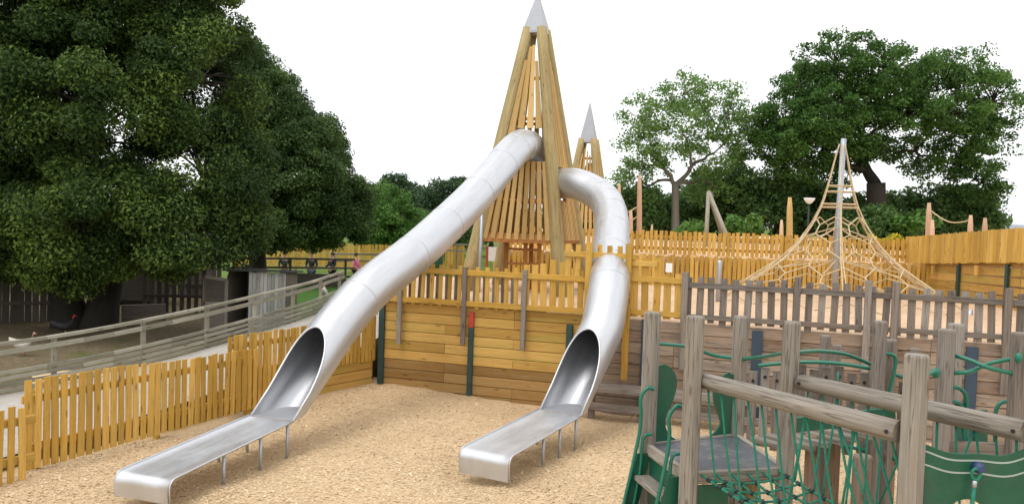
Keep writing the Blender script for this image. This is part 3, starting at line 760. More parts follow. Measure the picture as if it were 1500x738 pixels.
# stripped log posts and play frames beyond
def logpost(px, ytop, ybot, Y, r, label, mat='pink_log', group=None, name='log_post'):
    a, c_ = D(px, ybot, Y), D(px, ytop, Y); z0 = min(a.z, 2.0)
    pts = [V((a.x, Y, z0)).lerp(V((c_.x, Y, c_.z)), k / 5) for k in range(6)]
    o = MB().tube(pts, [r * (1 - .06 * k) for k in range(5)] + [r * .45], 10, knob=.05).build(name, mat); o['label'] = label; o['category'] = 'post'
    if group: o['group'] = group
    # origin at the foot
    me = o.data; f = pts[0]
    me.transform(Matrix.Translation(-f)); o.location = f; return o
g1 = 'stripped log posts of the far climbing course'
logpost(937, 256, 350, 25.5, .095, 'tallest pale stripped log post right of the bent slide', group=g1)
logpost(907, 270, 350, 26.0, .085, 'pale log post half hidden behind the bend of the steel slide', group=g1)
logpost(924, 308, 350, 25.2, .09, 'short thick pale log post beside the tallest one', group=g1)
logpost(955, 329, 350, 25.5, .055, 'shortest pale log stump just above the back palings', group=g1)
logpost(1157, 289, 355, 30, .13, 'brown log post standing between the swing frame and rope pyramid', 'slat', group=g1)
logpost(1145, 322, 355, 30, .085, 'short pale log stump left of the brown log post', group=g1)
logpost(1361, 297, 352, 27, .11, 'tall log post above the corner of the boarded fence', group=g1)
logpost(1366, 322, 352, 26.6, .09, 'short log post touching the tall one above the boarded fence', group=g1)
logpost(1422, 315, 350, 26, .10, 'rounded log post behind the boarded fence, rope tied to it', group=g1)
logpost(1443, 319, 350, 25.5, .10, 'flat topped log post behind the boarded fence, nearest the grey roof', group=g1)
a, c_ = D(1363, 308, 27), D(1422, 322, 26)
o = MB().tube([a.lerp(c_, k / 8) - V((0, 0, .22 * math.sin(math.pi * k / 8))) for k in range(9)], .02, 6).build('slack_rope', 'rope'); tag(o, 'slack rope slung between log posts above the boarded fence', 'rope')
a, c_ = D(908, 318, 26), D(936, 302, 25.5)
t = MB(); t.tube([a, c_], .025, 6); t.tube([a - V((0, 0, .3)), c_ - V((0, 0, .3))], .025, 6); o = t.build('rope_rail', 'rope'); tag(o, 'pair of ropes between the pale log posts right of the bent slide', 'rope')
# A-frame swing
t = thing('swing_frame', 'grey timber triangular swing frame in front of the hedge', 'swing', V((D(1037, 350, 31).x, 31, 2)))
tp = D(1038, 281, 31)
for px, yy in ((1034, 31.0), (1076, 30.6), (1066, 33.0)):
    f = D(px, 352, yy); f.z = 2.0; MB().tube([f, tp], [.085, .07], 10).build('leg', 'rail_wood', t)
MB().tube([tp, tp + V((1.2, 4.5, .0))], .07, 10).build('top_beam', 'rail_wood', t)
# lamp with a white bowl
lp = D(1183, 345, 29); lt = D(1183, 296, 29)
t = thing('lamp', 'lamp with a white upturned bowl on a thin pole, left of the rope pyramid', 'lamp', V((lp.x, 29, 2)))
MB().tube([(lp.x, 29, 2), (lp.x, 29, lt.z)], .03, 8).build('pole', 'black', t)
mb = MB(); prf = [(.03, 0), (.1, .04), (.17, .14), (.19, .2), (.17, .2), (.02, .16)]
vs = [V((lp.x + r * math.cos(a), 29 + r * math.sin(a), lt.z - .06 + z)) for r, z in prf for a in [2 * math.pi * k / 16 for k in range(16)]]
mb.add(vs, [[i * 16 + k, i * 16 + (k + 1) % 16, (i + 1) * 16 + (k + 1) % 16, (i + 1) * 16 + k] for i in range(5) for k in range(16)], None, .5, True); mb.build('bowl', 'white', t)
# distant grey roof
p = D(1484, 338, 60)
t = thing('shed', 'distant shed of which only the pale grey roof shows above the boarded fence', 'shed', V((p.x, 60, 2.03)))
MB().box((p.x + 1.2, 60, 2.6), 5, 4, 1.3).build('wall', 'rail_wood', t)
rf = MB(); rf.prism([(p.x - 1.4, 57.7, 3.2), (p.x - 1.4, 62.3, 3.2), (p.x - 1.4, 60, 3.75)], (5.2, 0, 0)); rf.build('roof', 'slate', t)
# notice by the tower, metal post on the upper ground
p = D(723, 372, 19.5); t = thing('notice_board', 'small white notice with a red edge under the tall tower', 'sign', V((p.x, p.y, 1.45)))
MB().beam((p.x, p.y, p.z - .16), (p.x, p.y, p.z + .16), .26, .02, (0, 1, 0), .002).build('panel', 'white', t)
MB().beam((p.x - .15, p.y, 1.4), (p.x - .15, p.y, p.z + .18), .05, .05).build('post', 'red', t)
p = D(1052, 430, 17); o = MB().tube([(p.x, 17, 1.4), (p.x, 17, 2.25), (p.x, 17, 2.3)], [.05, .05, .03], 10).build('bollard', 'galv'); tag(o, 'short galvanised steel post on the upper sand behind the grey pickets', 'post')

# ------------------------------------------------------------------ climbing frame in the right foreground
cf = thing('climbing_frame', 'weathered timber climbing frame with green panels, log rails and green rope bridge', 'climbing frame', G(1009, 693, 1.0).xy.to_3d())
def cpost(p, top, r=.077, mat='post', z0=-.15, nm='post', n=8, lean=(0, 0)):
    tilt = V((lean[0], lean[1], 0)); q0 = V((p.x, p.y, z0)); q1 = V((p.x, p.y, top)) + tilt
    o = MB().tube([q0, q0.lerp(q1, .5), q1 - V((0, 0, .015)), q1], [r, r * .99, r * .98, r * .88], n).build(nm, mat, cf)
    o.data.polygons.foreach_set('use_smooth', [False] * len(o.data.polygons)); return o
p1, p2, p3, p4 = G(948, 650, 1.0), G(1009, 693, 1.0), G(1078, 636, 1.0), G(1150, 686, 1.0)
def ztop(px, py, p): d = ray(px, py); return (CAM + d * (p.y / d.y)).z
for p, px, py in ((p1, 959, 457), (p2, 1024, 463), (p3, 1087, 463), (p4, 1168, 471)): cpost(p, ztop(px, py, p))
# deck
mb = MB(); mb.prism([p - V((0, 0, .05)) for p in (p1, p2, p4, p3)], (0, 0, .05)); mb.build('deck', 'deck', cf)
mb = MB(); o_ = lambda a, c_: (a + (c_ - a).normalized() * .07, c_ - (c_ - a).normalized() * .07)
for a, c_ in ((p1, p2), (p2, p4), (p1, p3), (p3, p4)):
    u_, v_ = o_(a, c_); mb.beam(u_ + V((0, 0, -.035)), v_ + V((0, 0, -.035)), .05, .10, (0, 0, 1))
mb.build('deck_edge', 'post', cf)
cpost(p2.lerp(p4, .75) - V((0, 0, 0)) + V((0, .3, 0)), .9, .075, nm='support_post', mat='log')
# hourglass panels between p1 and p3
def panel2d(a, c_, pts, th, mat, nm, parent=cf):
    """flat board: pts are (m along a->c_, height)"""
    d = (V((c_.x, c_.y, 0)) - V((a.x, a.y, 0))).normalized(); n = V((d.y, -d.x, 0))
    P = [V((a.x, a.y, 0)) + d * x + V((0, 0, z)) - n * th / 2 for x, z in pts]
    return MB().prism(P, n * th).build(nm, mat, parent)
def curve2(pts, n=6): return [(v.x, v.y) for v in smooth([V((x, z, 0)) for x, z in pts], n)]
w13 = (p3 - p1).xy.length
shape = curve2([(.07, 1.70), (.15, 1.72), (.25, 1.66), (.30, 1.55), (.27, 1.40), (.20, 1.26), (.19, 1.15), (.25, 1.06), (.33, 1.01)])
panel2d(p1, p3, [(.05, 1.0)] + [(.05, 1.69)] + shape, .022, 'green', 'side_panel')
panel2d(p1, p3, [(w13 - .05, 1.0), (w13 - .05, 1.58)] + [(w13 - x + .0, z - .12 if z > 1.2 else z) for x, z in shape], .022, 'green', 'side_panel')
# lower boards under the deck
panel2d(p1, p2, [(.1, .25), (.1, .93), ((p2 - p1).xy.length - .08, .93), ((p2 - p1).xy.length - .08, .25)], .02, 'green', 'skirt_panel')
panel2d(p2, p4, [(.08, .2), (.08, .9), (.34, .9), (.38, .6), (.34, .2)], .02, 'green', 'skirt_panel')
# green handrails
def gtube(pts, r=.018, nm='handrail', n=8): return MB().tube(smooth(pts, n), r, 8).build(nm, 'green_tube', cf)
gtube([p1 + V((.02, 0, .0)) * 0 + V((p1.x, p1.y, 0)) * 0 + V((0, 0, .93 - 0.0)) * 1 if False else V((p1.x, p1.y, ztop(968, 503, p1))), D(1010, 508, 8.0), D(1045, 520, 8.15), V((p3.x, p3.y, ztop(1080, 525, p3)))])
gtube([V((p3.x, p3.y, ztop(1093, 527, p3))), D(1120, 522, 7.7), V((p4.x, p4.y, ztop(1160, 515, p4)))])
# steps at p1-p2: two handles and treads running down to the left
sd_ = (p2 - p1).xy.to_3d().normalized(); out = V((-sd_.y, sd_.x, 0)); out = out if out.x < 0 else -out
for base, z1 in ((p1 + sd_ * .10, 1.52), (p2 - sd_ * .16, 1.50)):
    gtube([base + V((0, 0, z1 - 1.0)), base + out * .06 + V((0, 0, z1 - .99)), base + out * .12 + V((0, 0, z1 - 1.08)), base + out * .11 + V((0, 0, .25)), base + out * .15 + V((0, 0, -.05)), base + out * .34 + V((0, 0, -1.0))], .017, 'grab_handle')
    gtube([base + V((0, 0, .12)), base + out * .08 + V((0, 0, .08)), base + out * .1 + V((0, 0, -.2)), base + out * .16 + V((0, 0, -.6))], .015, 'grab_handle')
for k in range(3):
    a = p1 + sd_ * .1 + out * (.08 + .085 * k) - V((0, 0, .27 * (k + 1))); c_ = p2 - sd_ * .18 + out * (.08 + .085 * k) - V((0, 0, .27 * (k + 1)))
    MB().beam(a, c_, .14, .045, (0, 0, 1)).build('step', 'post', cf)
for q in (p1 + sd_ * .07, p2 - sd_ * .13):
    P = [q - V((0, 0, .06)), q + out * .12 - V((0, 0, .06)), q + out * .36 - V((0, 0, 1.0)), q + out * .2 - V((0, 0, 1.0))]
    MB().prism(P, sd_ * .02).build('step_side', 'green', cf)

# rope bridge: two log rails, net floor
p5 = D(1337, 640, 5.45); rA0, rA1 = D(1027, 556, 6.83), D(1316, 640, 5.50)
rB0, rB1 = D(1172, 559, 6.95), D(1502, 634, 5.55)
rA1.z = rA0.z - .05; rB1.z = rB0.z - .02
for a, c_ in ((rA0, rA1), (rB0, rB1)):
    pts = [a.lerp(c_, k / 10) for k in range(11)]
    lo = MB().tube(pts, [.064 + .010 * k / 10 for k in range(11)], 16, knob=.03).build('log_rail', 'post', cf)
    for e, s_ in ((a.lerp(c_, .02), 1), (a.lerp(c_, .975), 1)):
        dv = (c_ - a).normalized(); n = V((dv.y, -dv.x, 0)); n = n if n.y < 0 else -n
        MB().tube([e + n * .055, e + n * .082], .014, 8).build('bolt', 'black', lo)
q5 = V((p5.x, p5.y, 0)); cpost(q5, ztop(1347, 519, q5), .083)
q10 = D(1530, 640, 5.50); cpost(V((q10.x, q10.y, 0)), 2.24, .085)
# net
NU, NV = 17, 5
fA0, fA1 = V((p2.x, p2.y, .97)), V((q5.x, q5.y, .93)); fB0, fB1 = V((p4.x, p4.y, .97)), V((q10.x, q10.y, .93))
def netp(u, v):
    a, c_ = fA0.lerp(fA1, u), fB0.lerp(fB1, u); m = a.lerp(c_, .10 + .80 * v)
    return m - V((0, 0, (.16 * math.sin(math.pi * u) + .10 * math.sin(math.pi * v) * (math.sin(math.pi * u) ** .5) - .03)))
mb = MB(); cl = MB()
for j in range(NV + 1): mb.tube([netp(i / NU, j / NV) for i in range(NU + 1)], .0105, 6)
for i in range(NU + 1): mb.tube([netp(i / NU, j / NV) for j in range(NV + 1)], .0105, 6)
net = mb.build('rope_net', 'rope_green', cf)
for i in range(1, NU):
    for j in range(NV + 1):
        p = netp(i / NU, j / NV); d = (netp((i + 1) / NU, j / NV) - p).normalized(); MB().tube([p - d * .017, p + d * .017], .0185, 8).build('clamp', 'black', net)
for (a, c_, v) in ((rA0, rA1, 0.0), (rB0, rB1, 1.0)):
    n = 13; hang = MB(); dgl = MB()
    for i in range(n):
        u = (i + .6) / n; top = a.lerp(c_, u) - V((0, 0, .05)); bot = netp(min(.99, u + .05 + .02 * math.sin(i * 2.2)), v)
        m = top.lerp(bot, .5) + V((random.gauss(0, .012), random.gauss(0, .012), 0))
        MB().tube(smooth([top, m, bot], 5), .0088, 7).build('hanger_rope', 'rope_green', cf)
        if i % 3 == 0 and i + 1 < n and i > 6 and v == 0:
            b2 = netp(min(1, (i + 2.2) / n), v); MB().tube([top, b2], .0088, 7).build('hanger_rope', 'rope_green', cf)
        if i % 3 == 1 and i > 6:
            b2 = netp(max(0, (i - 1.2) / n), v); MB().tube([top, b2], .0088, 7).build('hanger_rope', 'rope_green', cf)
# wave panel between q5 and q10
wl = (V((q10.x, q10.y, 0)) - q5).xy.length
def wav(x): return 1.60 + .035 * math.cos(2 * math.pi * (x / wl - .02) * 1.0) + .015 * math.cos(4 * math.pi * x / wl)
hole_c, hole_r = (.375, 1.08), .155
tpz = [(x, wav(x)) for x in np.linspace(.06, wl - .06, 28)]
outer = tpz + [(wl - .06, .95)] + [(hole_c[0] + .27, .95)] + [(hole_c[0] + hole_r * math.cos(a), hole_c[1] + .05 + hole_r * math.sin(a)) for a in np.linspace(-.6, math.pi + .6, 26)] + [(hole_c[0] - .27, .95), (.06, .95)]
wp = panel2d(q5, q10, outer, .024, 'green', 'wave_panel')
d = (V((q10.x, q10.y, 0)) - q5).normalized(); n = V((d.y, -d.x, 0)); n = n if n.y < 0 else -n
for k in (.045, .135):
    mb = MB(); vs = []
    for x in np.linspace(.07, wl - .07, 40):
        for dz in (-.006, .006): vs.append(q5 + d * x + n * .0145 + V((0, 0, wav(x) - k + .35 * k * math.sin(x * 5) * .3 + dz)))
    mb.add(vs, [[2 * i, 2 * i + 2, 2 * i + 3, 2 * i + 1] for i in range(39)]); mb.build('routed_line', 'whiteline', wp)
e = D(1436, 686, 5.42); en = n
e = q5 + d * (e - q5).dot(d) + V((0, 0, e.z))
MB().tube([e + n * .012, e + n * .05, e + n * .075], [.036, .036, .02], 14).build('bolt_cap', 'bluebolt', wp)
ring = [e + n * .06 + V((-.03, 0, -.035)) + d * .028 * math.cos(a) + V((0, 0, .036 * math.sin(a))) for a in [2 * math.pi * k / 16 for k in range(17)]]
MB().tube(ring, .011, 8).build('rope_eye', 'rope_green', wp)
bt = e + n * .06 + V((-.035, 0, -.075))
MB().tube([bt, bt + V((-.003, 0, -.045))], .016, 10).build('ferrule', 'galv', wp)
MB().tube([bt + V((-.003, 0, -.045)), bt + V((-.03, -.02, -.4))], .014, 8).build('hanger_rope', 'rope_green', wp)

# slatted arched bridge behind the rope bridge
sA, sB = D(1096, 560, 9.1), D(1352, 560, 8.5)
sl = MB(); bl = MB(); Ls = (sB - sA).xy.length; dv = (sB - sA).xy.to_3d().normalized(); nv = V((dv.y, -dv.x, 0)); nv = nv if nv.y < 0 else -nv
s = .05; k = 0
def arch(s): return 1.44 + .12 * math.sin(math.pi * min(1, max(0, s / Ls)))
while s < Ls:
    p = V((sA.x, sA.y, 0)) + dv * s; top = arch(s) + .03 * math.sin(k * 2.1)
    sl.beam((p.x, p.y, top - .85), (p.x, p.y, top), .088, .03, nv); bl.tube([p + nv * .015 + V((0, 0, top - .10)), p + nv * .03 + V((0, 0, top - .10))], .017, 8)
    s += .122; k += 1
so = sl.build('slat_side', 'grey', cf); bl.build('bolt', 'black', so)
gtube([V((sA.x, sA.y, 0)) + dv * x + nv * .05 + V((0, 0, arch(x) - .78)) for x in np.linspace(0, Ls, 9)], .02)
gtube([V((sA.x, sA.y, 0)) + dv * x + nv * .05 + V((0, 0, arch(x) + .06)) for x in np.linspace(.1, Ls, 9)], .02)
gtube([V((p4.x, p4.y, ztop(1172, 517, p4)))] + [D(1200, 514, 7.9), D(1240, 519, 8.4), D(1275, 533, 8.6), D(1300, 545, 8.7)], .02)
for px, yy in ((1228, 8.6), (1277, 8.5)): gtube([D(px, 545, yy), D(px - 2, 600, yy)], .014, 'baluster', 3)
# planks of the bridge walkway seen behind
for i in range(6):
    a = D(1104 + 21 * i, 642 - 4 * i, 8.5); c_ = a + V((.30, -.42, .0)); MB().beam(a, c_, .11, .05, (0, 0, 1)).build('tread', 'post', cf)
MB().beam(D(1160, 622, 8.0), D(1310, 606, 8.0), .05, .14, (0, 0, 1)).build('bridge_beam', 'green', cf)
for px, Y, r in ((1188, 8.3, .07), (1218, 8.5, .075), (1262, 7.6, .085), (1300, 8.6, .07)):
    p = D(px, 700, Y); cpost(p, .98, r, 'old_plank', nm='support_post', n=12)
# taller posts behind
for px, py, Y, r in ((1209, 491, 9.0, .06), (1226, 505, 9.3, .055), (1288, 470, 8.3, .072), (1303, 497, 8.5, .08), (1386, 482, 7.2, .075), (1399, 474, 7.7, .075), (1494, 487, 7.1, .075), (1342, 510, 9.2, .06)):
    p = D(px - 3, 560, Y); cpost(V((p.x, p.y, 0)), ztop(px, py, p), r, 'grey')
# twisted green bars between the two right-hand posts
a0 = D(1394, 519, 7.25); a1 = D(1490, 548, 7.1); b0_, b1_ = D(1390, 546, 7.2), D(1490, 524, 7.1)
gtube([a0, D(1420, 527, 7.15), D(1450, 539, 7.05), a1]); gtube([b0_, D(1420, 544, 7.1), D(1450, 532, 7.2), b1_])
MB().ell(D(1371, 546, 7.1), .035, .035, .045).build('hub', 'green_tube', cf); MB().ell(D(1492, 524, 7.0), .03, .03, .045).build('hub', 'green_tube', cf)
gtube([D(1392, 566, 7.3), D(1408, 570, 7.3), D(1416, 588, 7.3), D(1416, 650, 7.3)]); gtube([D(1390, 588, 7.3), D(1404, 590, 7.3), D(1412, 604, 7.3), D(1412, 650, 7.3)])
gtube([D(1458, 650, 7.3), D(1458, 608, 7.3), D(1466, 590, 7.3), D(1490, 586, 7.3)])
gtube([D(1290, 518, 8.3), D(1306, 519, 8.3), D(1312, 530, 8.3), D(1302, 578, 8.3)])
gtube([D(1350, 560, 7.0), D(1356, 550, 7.0), D(1372, 543, 7.0)])
MB().beam(D(1408, 650, 7.3), D(1408, 590, 7.35), .10, .03).build('side_panel', 'green', cf)
MB().beam(D(1436, 600, 7.6), D(1436, 655, 7.6), .12, .03).build('side_panel', 'green', cf)
MB().beam(D(1385, 655, 7.3), D(1500, 660, 7.1), .05, .12, (0, 0, 1)).build('bridge_beam', 'grey', cf)

# ------------------------------------------------------------------ ramp railing on the left
t = thing('ramp_railing', 'grey timber railing with low kickboards running up beside the left path', 'railing', RAIL[1])
RL = smooth(RAIL, 5)
HR = .78
def rl(mb, h, w, hh, off):
    for a, c_ in zip(RL, RL[1:]):
        d = (c_ - a).xy.to_3d().normalized(); n = V((d.y, -d.x, 0)); mb.beam(a + V((0, 0, h)) + n * off, c_ + V((0, 0, h)) + n * off, w, hh, (0, 0, 1))
mb = MB(); rl(mb, HR - .03, .07, .055, .03); mb.build('top_rail', 'rail_wood', t)
mb = MB(); rl(mb, HR - .155, .045, .075, .05); mb.build('mid_rail', 'rail_wood', t)
for h in (.05, .14, .23, .32): mb = MB(); rl(mb, h, .035, .058, .05); mb.build('kickboard', 'rail_wood', t)
tot = sum((c_ - a).length for a, c_ in zip(RL, RL[1:])); s = .3
while s < tot:
    p, d = along(RL, s); MB().beam(p - V((0, 0, .5)), p + V((0, 0, HR - .06)), .07, .07, V((d.y, -d.x, 0))).build('post', 'rail_wood', t); s += 1.45

# ------------------------------------------------------------------ animal yard
# shed with leaning door and boarded side coloured as if lit
h0 = D(390, 470, 20.5)
t = thing('animal_hut', 'low grey boarded animal hut with dark open front and felt roof', 'hut', V((h0.x, 20.5, 0)))
xl, xr = D(334, 440, 20.2).x, D(422, 440, 20.8).x; xm = D(363, 440, 20.2).x
fz = D(390, 398, 20.5).z
mb = MB(); 
xx = xm
while xx < xr: mb.beam((xx + .04, 20.25 + (xx - xm) * .25, -.05), (xx + .04, 20.25 + (xx - xm) * .25, fz + random.uniform(-.015, .01)), .08, .02, (0, -1, 0)); xx += .083
mb.build('side_boards', 'lit_board', t)
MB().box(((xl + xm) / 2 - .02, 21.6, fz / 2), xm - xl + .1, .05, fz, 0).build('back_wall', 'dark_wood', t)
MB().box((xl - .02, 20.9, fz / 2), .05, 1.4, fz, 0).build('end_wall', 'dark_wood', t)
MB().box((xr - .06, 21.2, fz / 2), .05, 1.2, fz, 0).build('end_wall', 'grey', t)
MB().prism([(xl - .1, 20.05, fz + .02), (xr + .06, 20.3, fz + .02), (xr + .06, 22, fz - .10), (xl - .1, 22, fz - .10)], (0, 0, .05)).build('roof', 'roof', t)
dx = D(315, 440, 19.9).x
t2 = thing('hut_door', 'grey half glazed wooden door standing open beside the animal hut', 'door', V((dx, 19.9, 0)))
w_, hgt = .52, fz - .12
mb = MB()
for a, c_ in (((dx - w_ / 2, 0), (dx - w_ / 2, hgt)), ((dx + w_ / 2, 0), (dx + w_ / 2, hgt - .06)), ((dx - w_ / 2, hgt), (dx + w_ / 2, hgt - .06)), ((dx - w_ / 2, hgt * .55), (dx + w_ / 2, hgt * .55)), ((dx - w_ / 2, .03), (dx + w_ / 2, .03))):
    mb.beam((a[0], 19.9, a[1]), (c_[0], 19.9, c_[1]), .07, .035, (0, 1, 0))
mb.build('frame', 'grey', t2)
MB().box((dx, 19.91, hgt * .28), w_, .02, hgt * .5).build('lower_panel', 'grey', t2)
MB().box((dx, 19.91, hgt * .77), w_ - .05, .012, hgt * .4).build('pane', 'dark_wood', t2)
# board fences and lumber round the big tree
def boards(name, label, pts, z1, mat, step=.16, w=.155):
    line = [V((p[0], p[1], 0)) for p in pts]; t = thing(name, label, 'fence', line[0])
    palings(MB(), line, lambda s: -.1, lambda s: z1, step, w, .02, .02).build('board', mat, t)
    rail(MB(), line, .45, .05, .09, .04).build('rail', mat, t); rail(MB(), line, z1 - .2, .05, .09, .04).build('rail', mat, t); return t
boards('board_fence', 'dark grey close boarded fence at the left edge behind the white hen', [(D(-120, 480, 20.5).x, 20.0), (D(78, 480, 21.5).x, 21.5)], 1.65, 'dark_wood')
boards('slatted_hurdle', 'dark gappy slatted hurdle between the big trunk and the hut', [(D(212, 450, 24).x, 24.0), (D(300, 450, 24).x, 24.3)], 1.75, 'dark_wood', .2, .12)
boards('yard_back_fence', 'tall dark board fence closing the back of the animal yard', [(-24, 27.0), (-9.6, 28.2)], 2.5, 'dark_wood')
a = D(178, 456, 21.2); c_ = D(243, 452, 21.6)
o = MB().beam((a.x, a.y, .28), (c_.x, c_.y, .30), .12, .42, (0, 0, 1)).build('timber_sheet', 'grey'); tag(o, 'pale grey sheet of timber lying on edge beside the big trunk', 'board')
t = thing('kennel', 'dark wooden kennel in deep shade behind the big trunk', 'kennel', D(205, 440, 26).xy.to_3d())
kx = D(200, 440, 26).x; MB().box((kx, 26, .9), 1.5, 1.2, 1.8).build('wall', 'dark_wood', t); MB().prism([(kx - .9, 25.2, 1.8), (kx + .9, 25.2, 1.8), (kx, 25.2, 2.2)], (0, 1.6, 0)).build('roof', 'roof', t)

def loft(mb, c, rings, rz=0, n=10):
    """body of rings (x along, z, ry, rz)"""
    vs = []; Rm = Matrix.Rotation(rz, 3, 'Z')
    for x, z, a, b_ in rings:
        for k in range(n):
            th = 2 * math.pi * k / n; vs.append(V(c) + Rm @ V((x, a * math.cos(th), z + b_ * math.sin(th))))
    m = len(rings); fs = [[i * n + k, i * n + (k + 1) % n, (i + 1) * n + (k + 1) % n, (i + 1) * n + k] for i in range(m - 1) for k in range(n)] + [list(range(n))[::-1], [(m - 1) * n + k for k in range(n)]]
    return mb.add(vs, fs, None, .5, True)
def fowl(name, label, pos, s, rz, body, neck, group=None):
    pos = V(pos); t = thing(name, label, 'bird', pos, group)
    mb = MB(); loft(mb, pos, [(-.30 * s, .36 * s, .015 * s, .06 * s), (-.24 * s, .33 * s, .05 * s, .07 * s), (-.15 * s, .27 * s, .10 * s, .10 * s), (0, .24 * s, .125 * s, .125 * s), (.12 * s, .27 * s, .10 * s, .11 * s), (.17 * s, .34 * s, .055 * s, .06 * s), (.19 * s, .41 * s, .035 * s, .035 * s)], rz); mb.build('body', body, t)
    mb = MB(); loft(mb, pos, [(.185 * s, .40 * s, .036 * s, .036 * s), (.195 * s, .46 * s, .03 * s, .034 * s), (.215 * s, .50 * s, .032 * s, .038 * s), (.25 * s, .50 * s, .015 * s, .018 * s), (.28 * s, .49 * s, .004 * s, .004 * s)], rz); mb.build('head', neck, t)
    for k in (-1, 1):
        a = Matrix.Rotation(rz, 3, 'Z') @ V((.02 * s, .05 * s * k, 0)); MB().tube([pos + a + V((0, 0, .16 * s)), pos + a], .012 * s, 6).build('leg', 'pinkskin', t)
p = G(34, 520, 0); fowl('hen', 'pale hen with a pinkish neck beside the left end of the railing', p, .85, R(12), 'feather_w', 'pinkskin')
p = G(94, 492, 0); fowl('turkey', 'dark turkey with bright red head in front of the big trunk', p, .9, R(40), 'feather_b', 'redskin')
p = G(357, 471, 0); fowl('hen', 'dark hen resting in front of the boarded hut side', p, 1.0, R(150), 'feather_b', 'redskin')
p = G(474, 441, 0); fowl('hen', 'small white hen on the lawn right of the hut', p, 1.1, R(100), 'feather_w', 'redskin')

# far left: low wall, rails, palisade, people
t = row('far_palisade', 'distant yellow palisade beyond the visitors, under the second dark tree', 'fence', [(D(345, 380, 44).x, 44), (D(555, 380, 47).x, 47), (D(680, 380, 50).x, 50)], -.1, D(480, 358, 45).z, .19, .15, 'pine', 3.0)
zf = D(480, 390, 32).z
def far_rail(name, label, pts, zs, posts, mat='rail_wood'):
    line = [V(p) for p in pts]; t = thing(name, label, 'railing', line[0].xy.to_3d())
    for z in zs:
        mb = MB()
        for a, c_ in zip(line, line[1:]): mb.beam(a + V((0, 0, z)), c_ + V((0, 0, z)), .06, .08, (0, 0, 1))
        mb.build('rail', mat, t)
    tot = sum((b - a).length for a, b in zip(line, line[1:])); s = .05
    while s < tot:
        p, d = along(line, s); MB().beam((p.x, p.y, -.1), p + V((0, 0, max(zs))), .08, .08).build('post', mat, t); s += posts
q = [D(340, 385, 33), D(420, 390, 34), D(520, 390, 35)]; q = [V((p.x, p.y, 0)) for p in q]
far_rail('yard_rail', 'dark post and rail fence in front of the visitors', q, (.35, .7, D(430, 379, 34).z), 2.2, 'dark_wood')
q = [D(488, 380, 38), D(520, 373, 38.5), D(560, 373, 39), D(620, 374, 39)]; q = [V((p.x, p.y, 0)) for p in q]
far_rail('pale_rail', 'pale curved handrail right of the visitors', q, (D(520, 373, 38).z, D(520, 383, 38).z), 2.4, 'grey')
q = [D(590, 375, 42), D(700, 377, 42)]; q = [V((p.x, p.y, 0)) for p in q]
far_rail('paddock_rail', 'pale paddock rails seen below the long slide, left of the tower', q, (D(640, 357, 42).z, D(640, 366, 42).z), 2.6, 'grey')
a, c_ = D(412, 412, 30), D(505, 412, 30)
o = MB().beam((a.x, 30.1, .55), (c_.x, 30.1, .55), .14, .46, (0, 0, 1)).build('low_wall', 'dark_wood'); tag(o, 'low dark boarded wall behind the lawn in front of the visitors', 'wall')
p = D(637, 372, 40); t = thing('litter_bin', 'dark green rounded bin by the paddock rails under the long slide', 'bin', V((p.x, 40, 0)))
mb = MB(); mb.tube([(p.x, 40, 0), (p.x, 40, .7), (p.x, 40, 1.0), (p.x, 40, p.z + .2), (p.x, 40, p.z + .33)], [.36, .40, .42, .40, .2], 14); mb.build('body', 'green', t)
MB().box((p.x, 39.62, p.z), .4, .05, .18).build('flap', 'black', t)

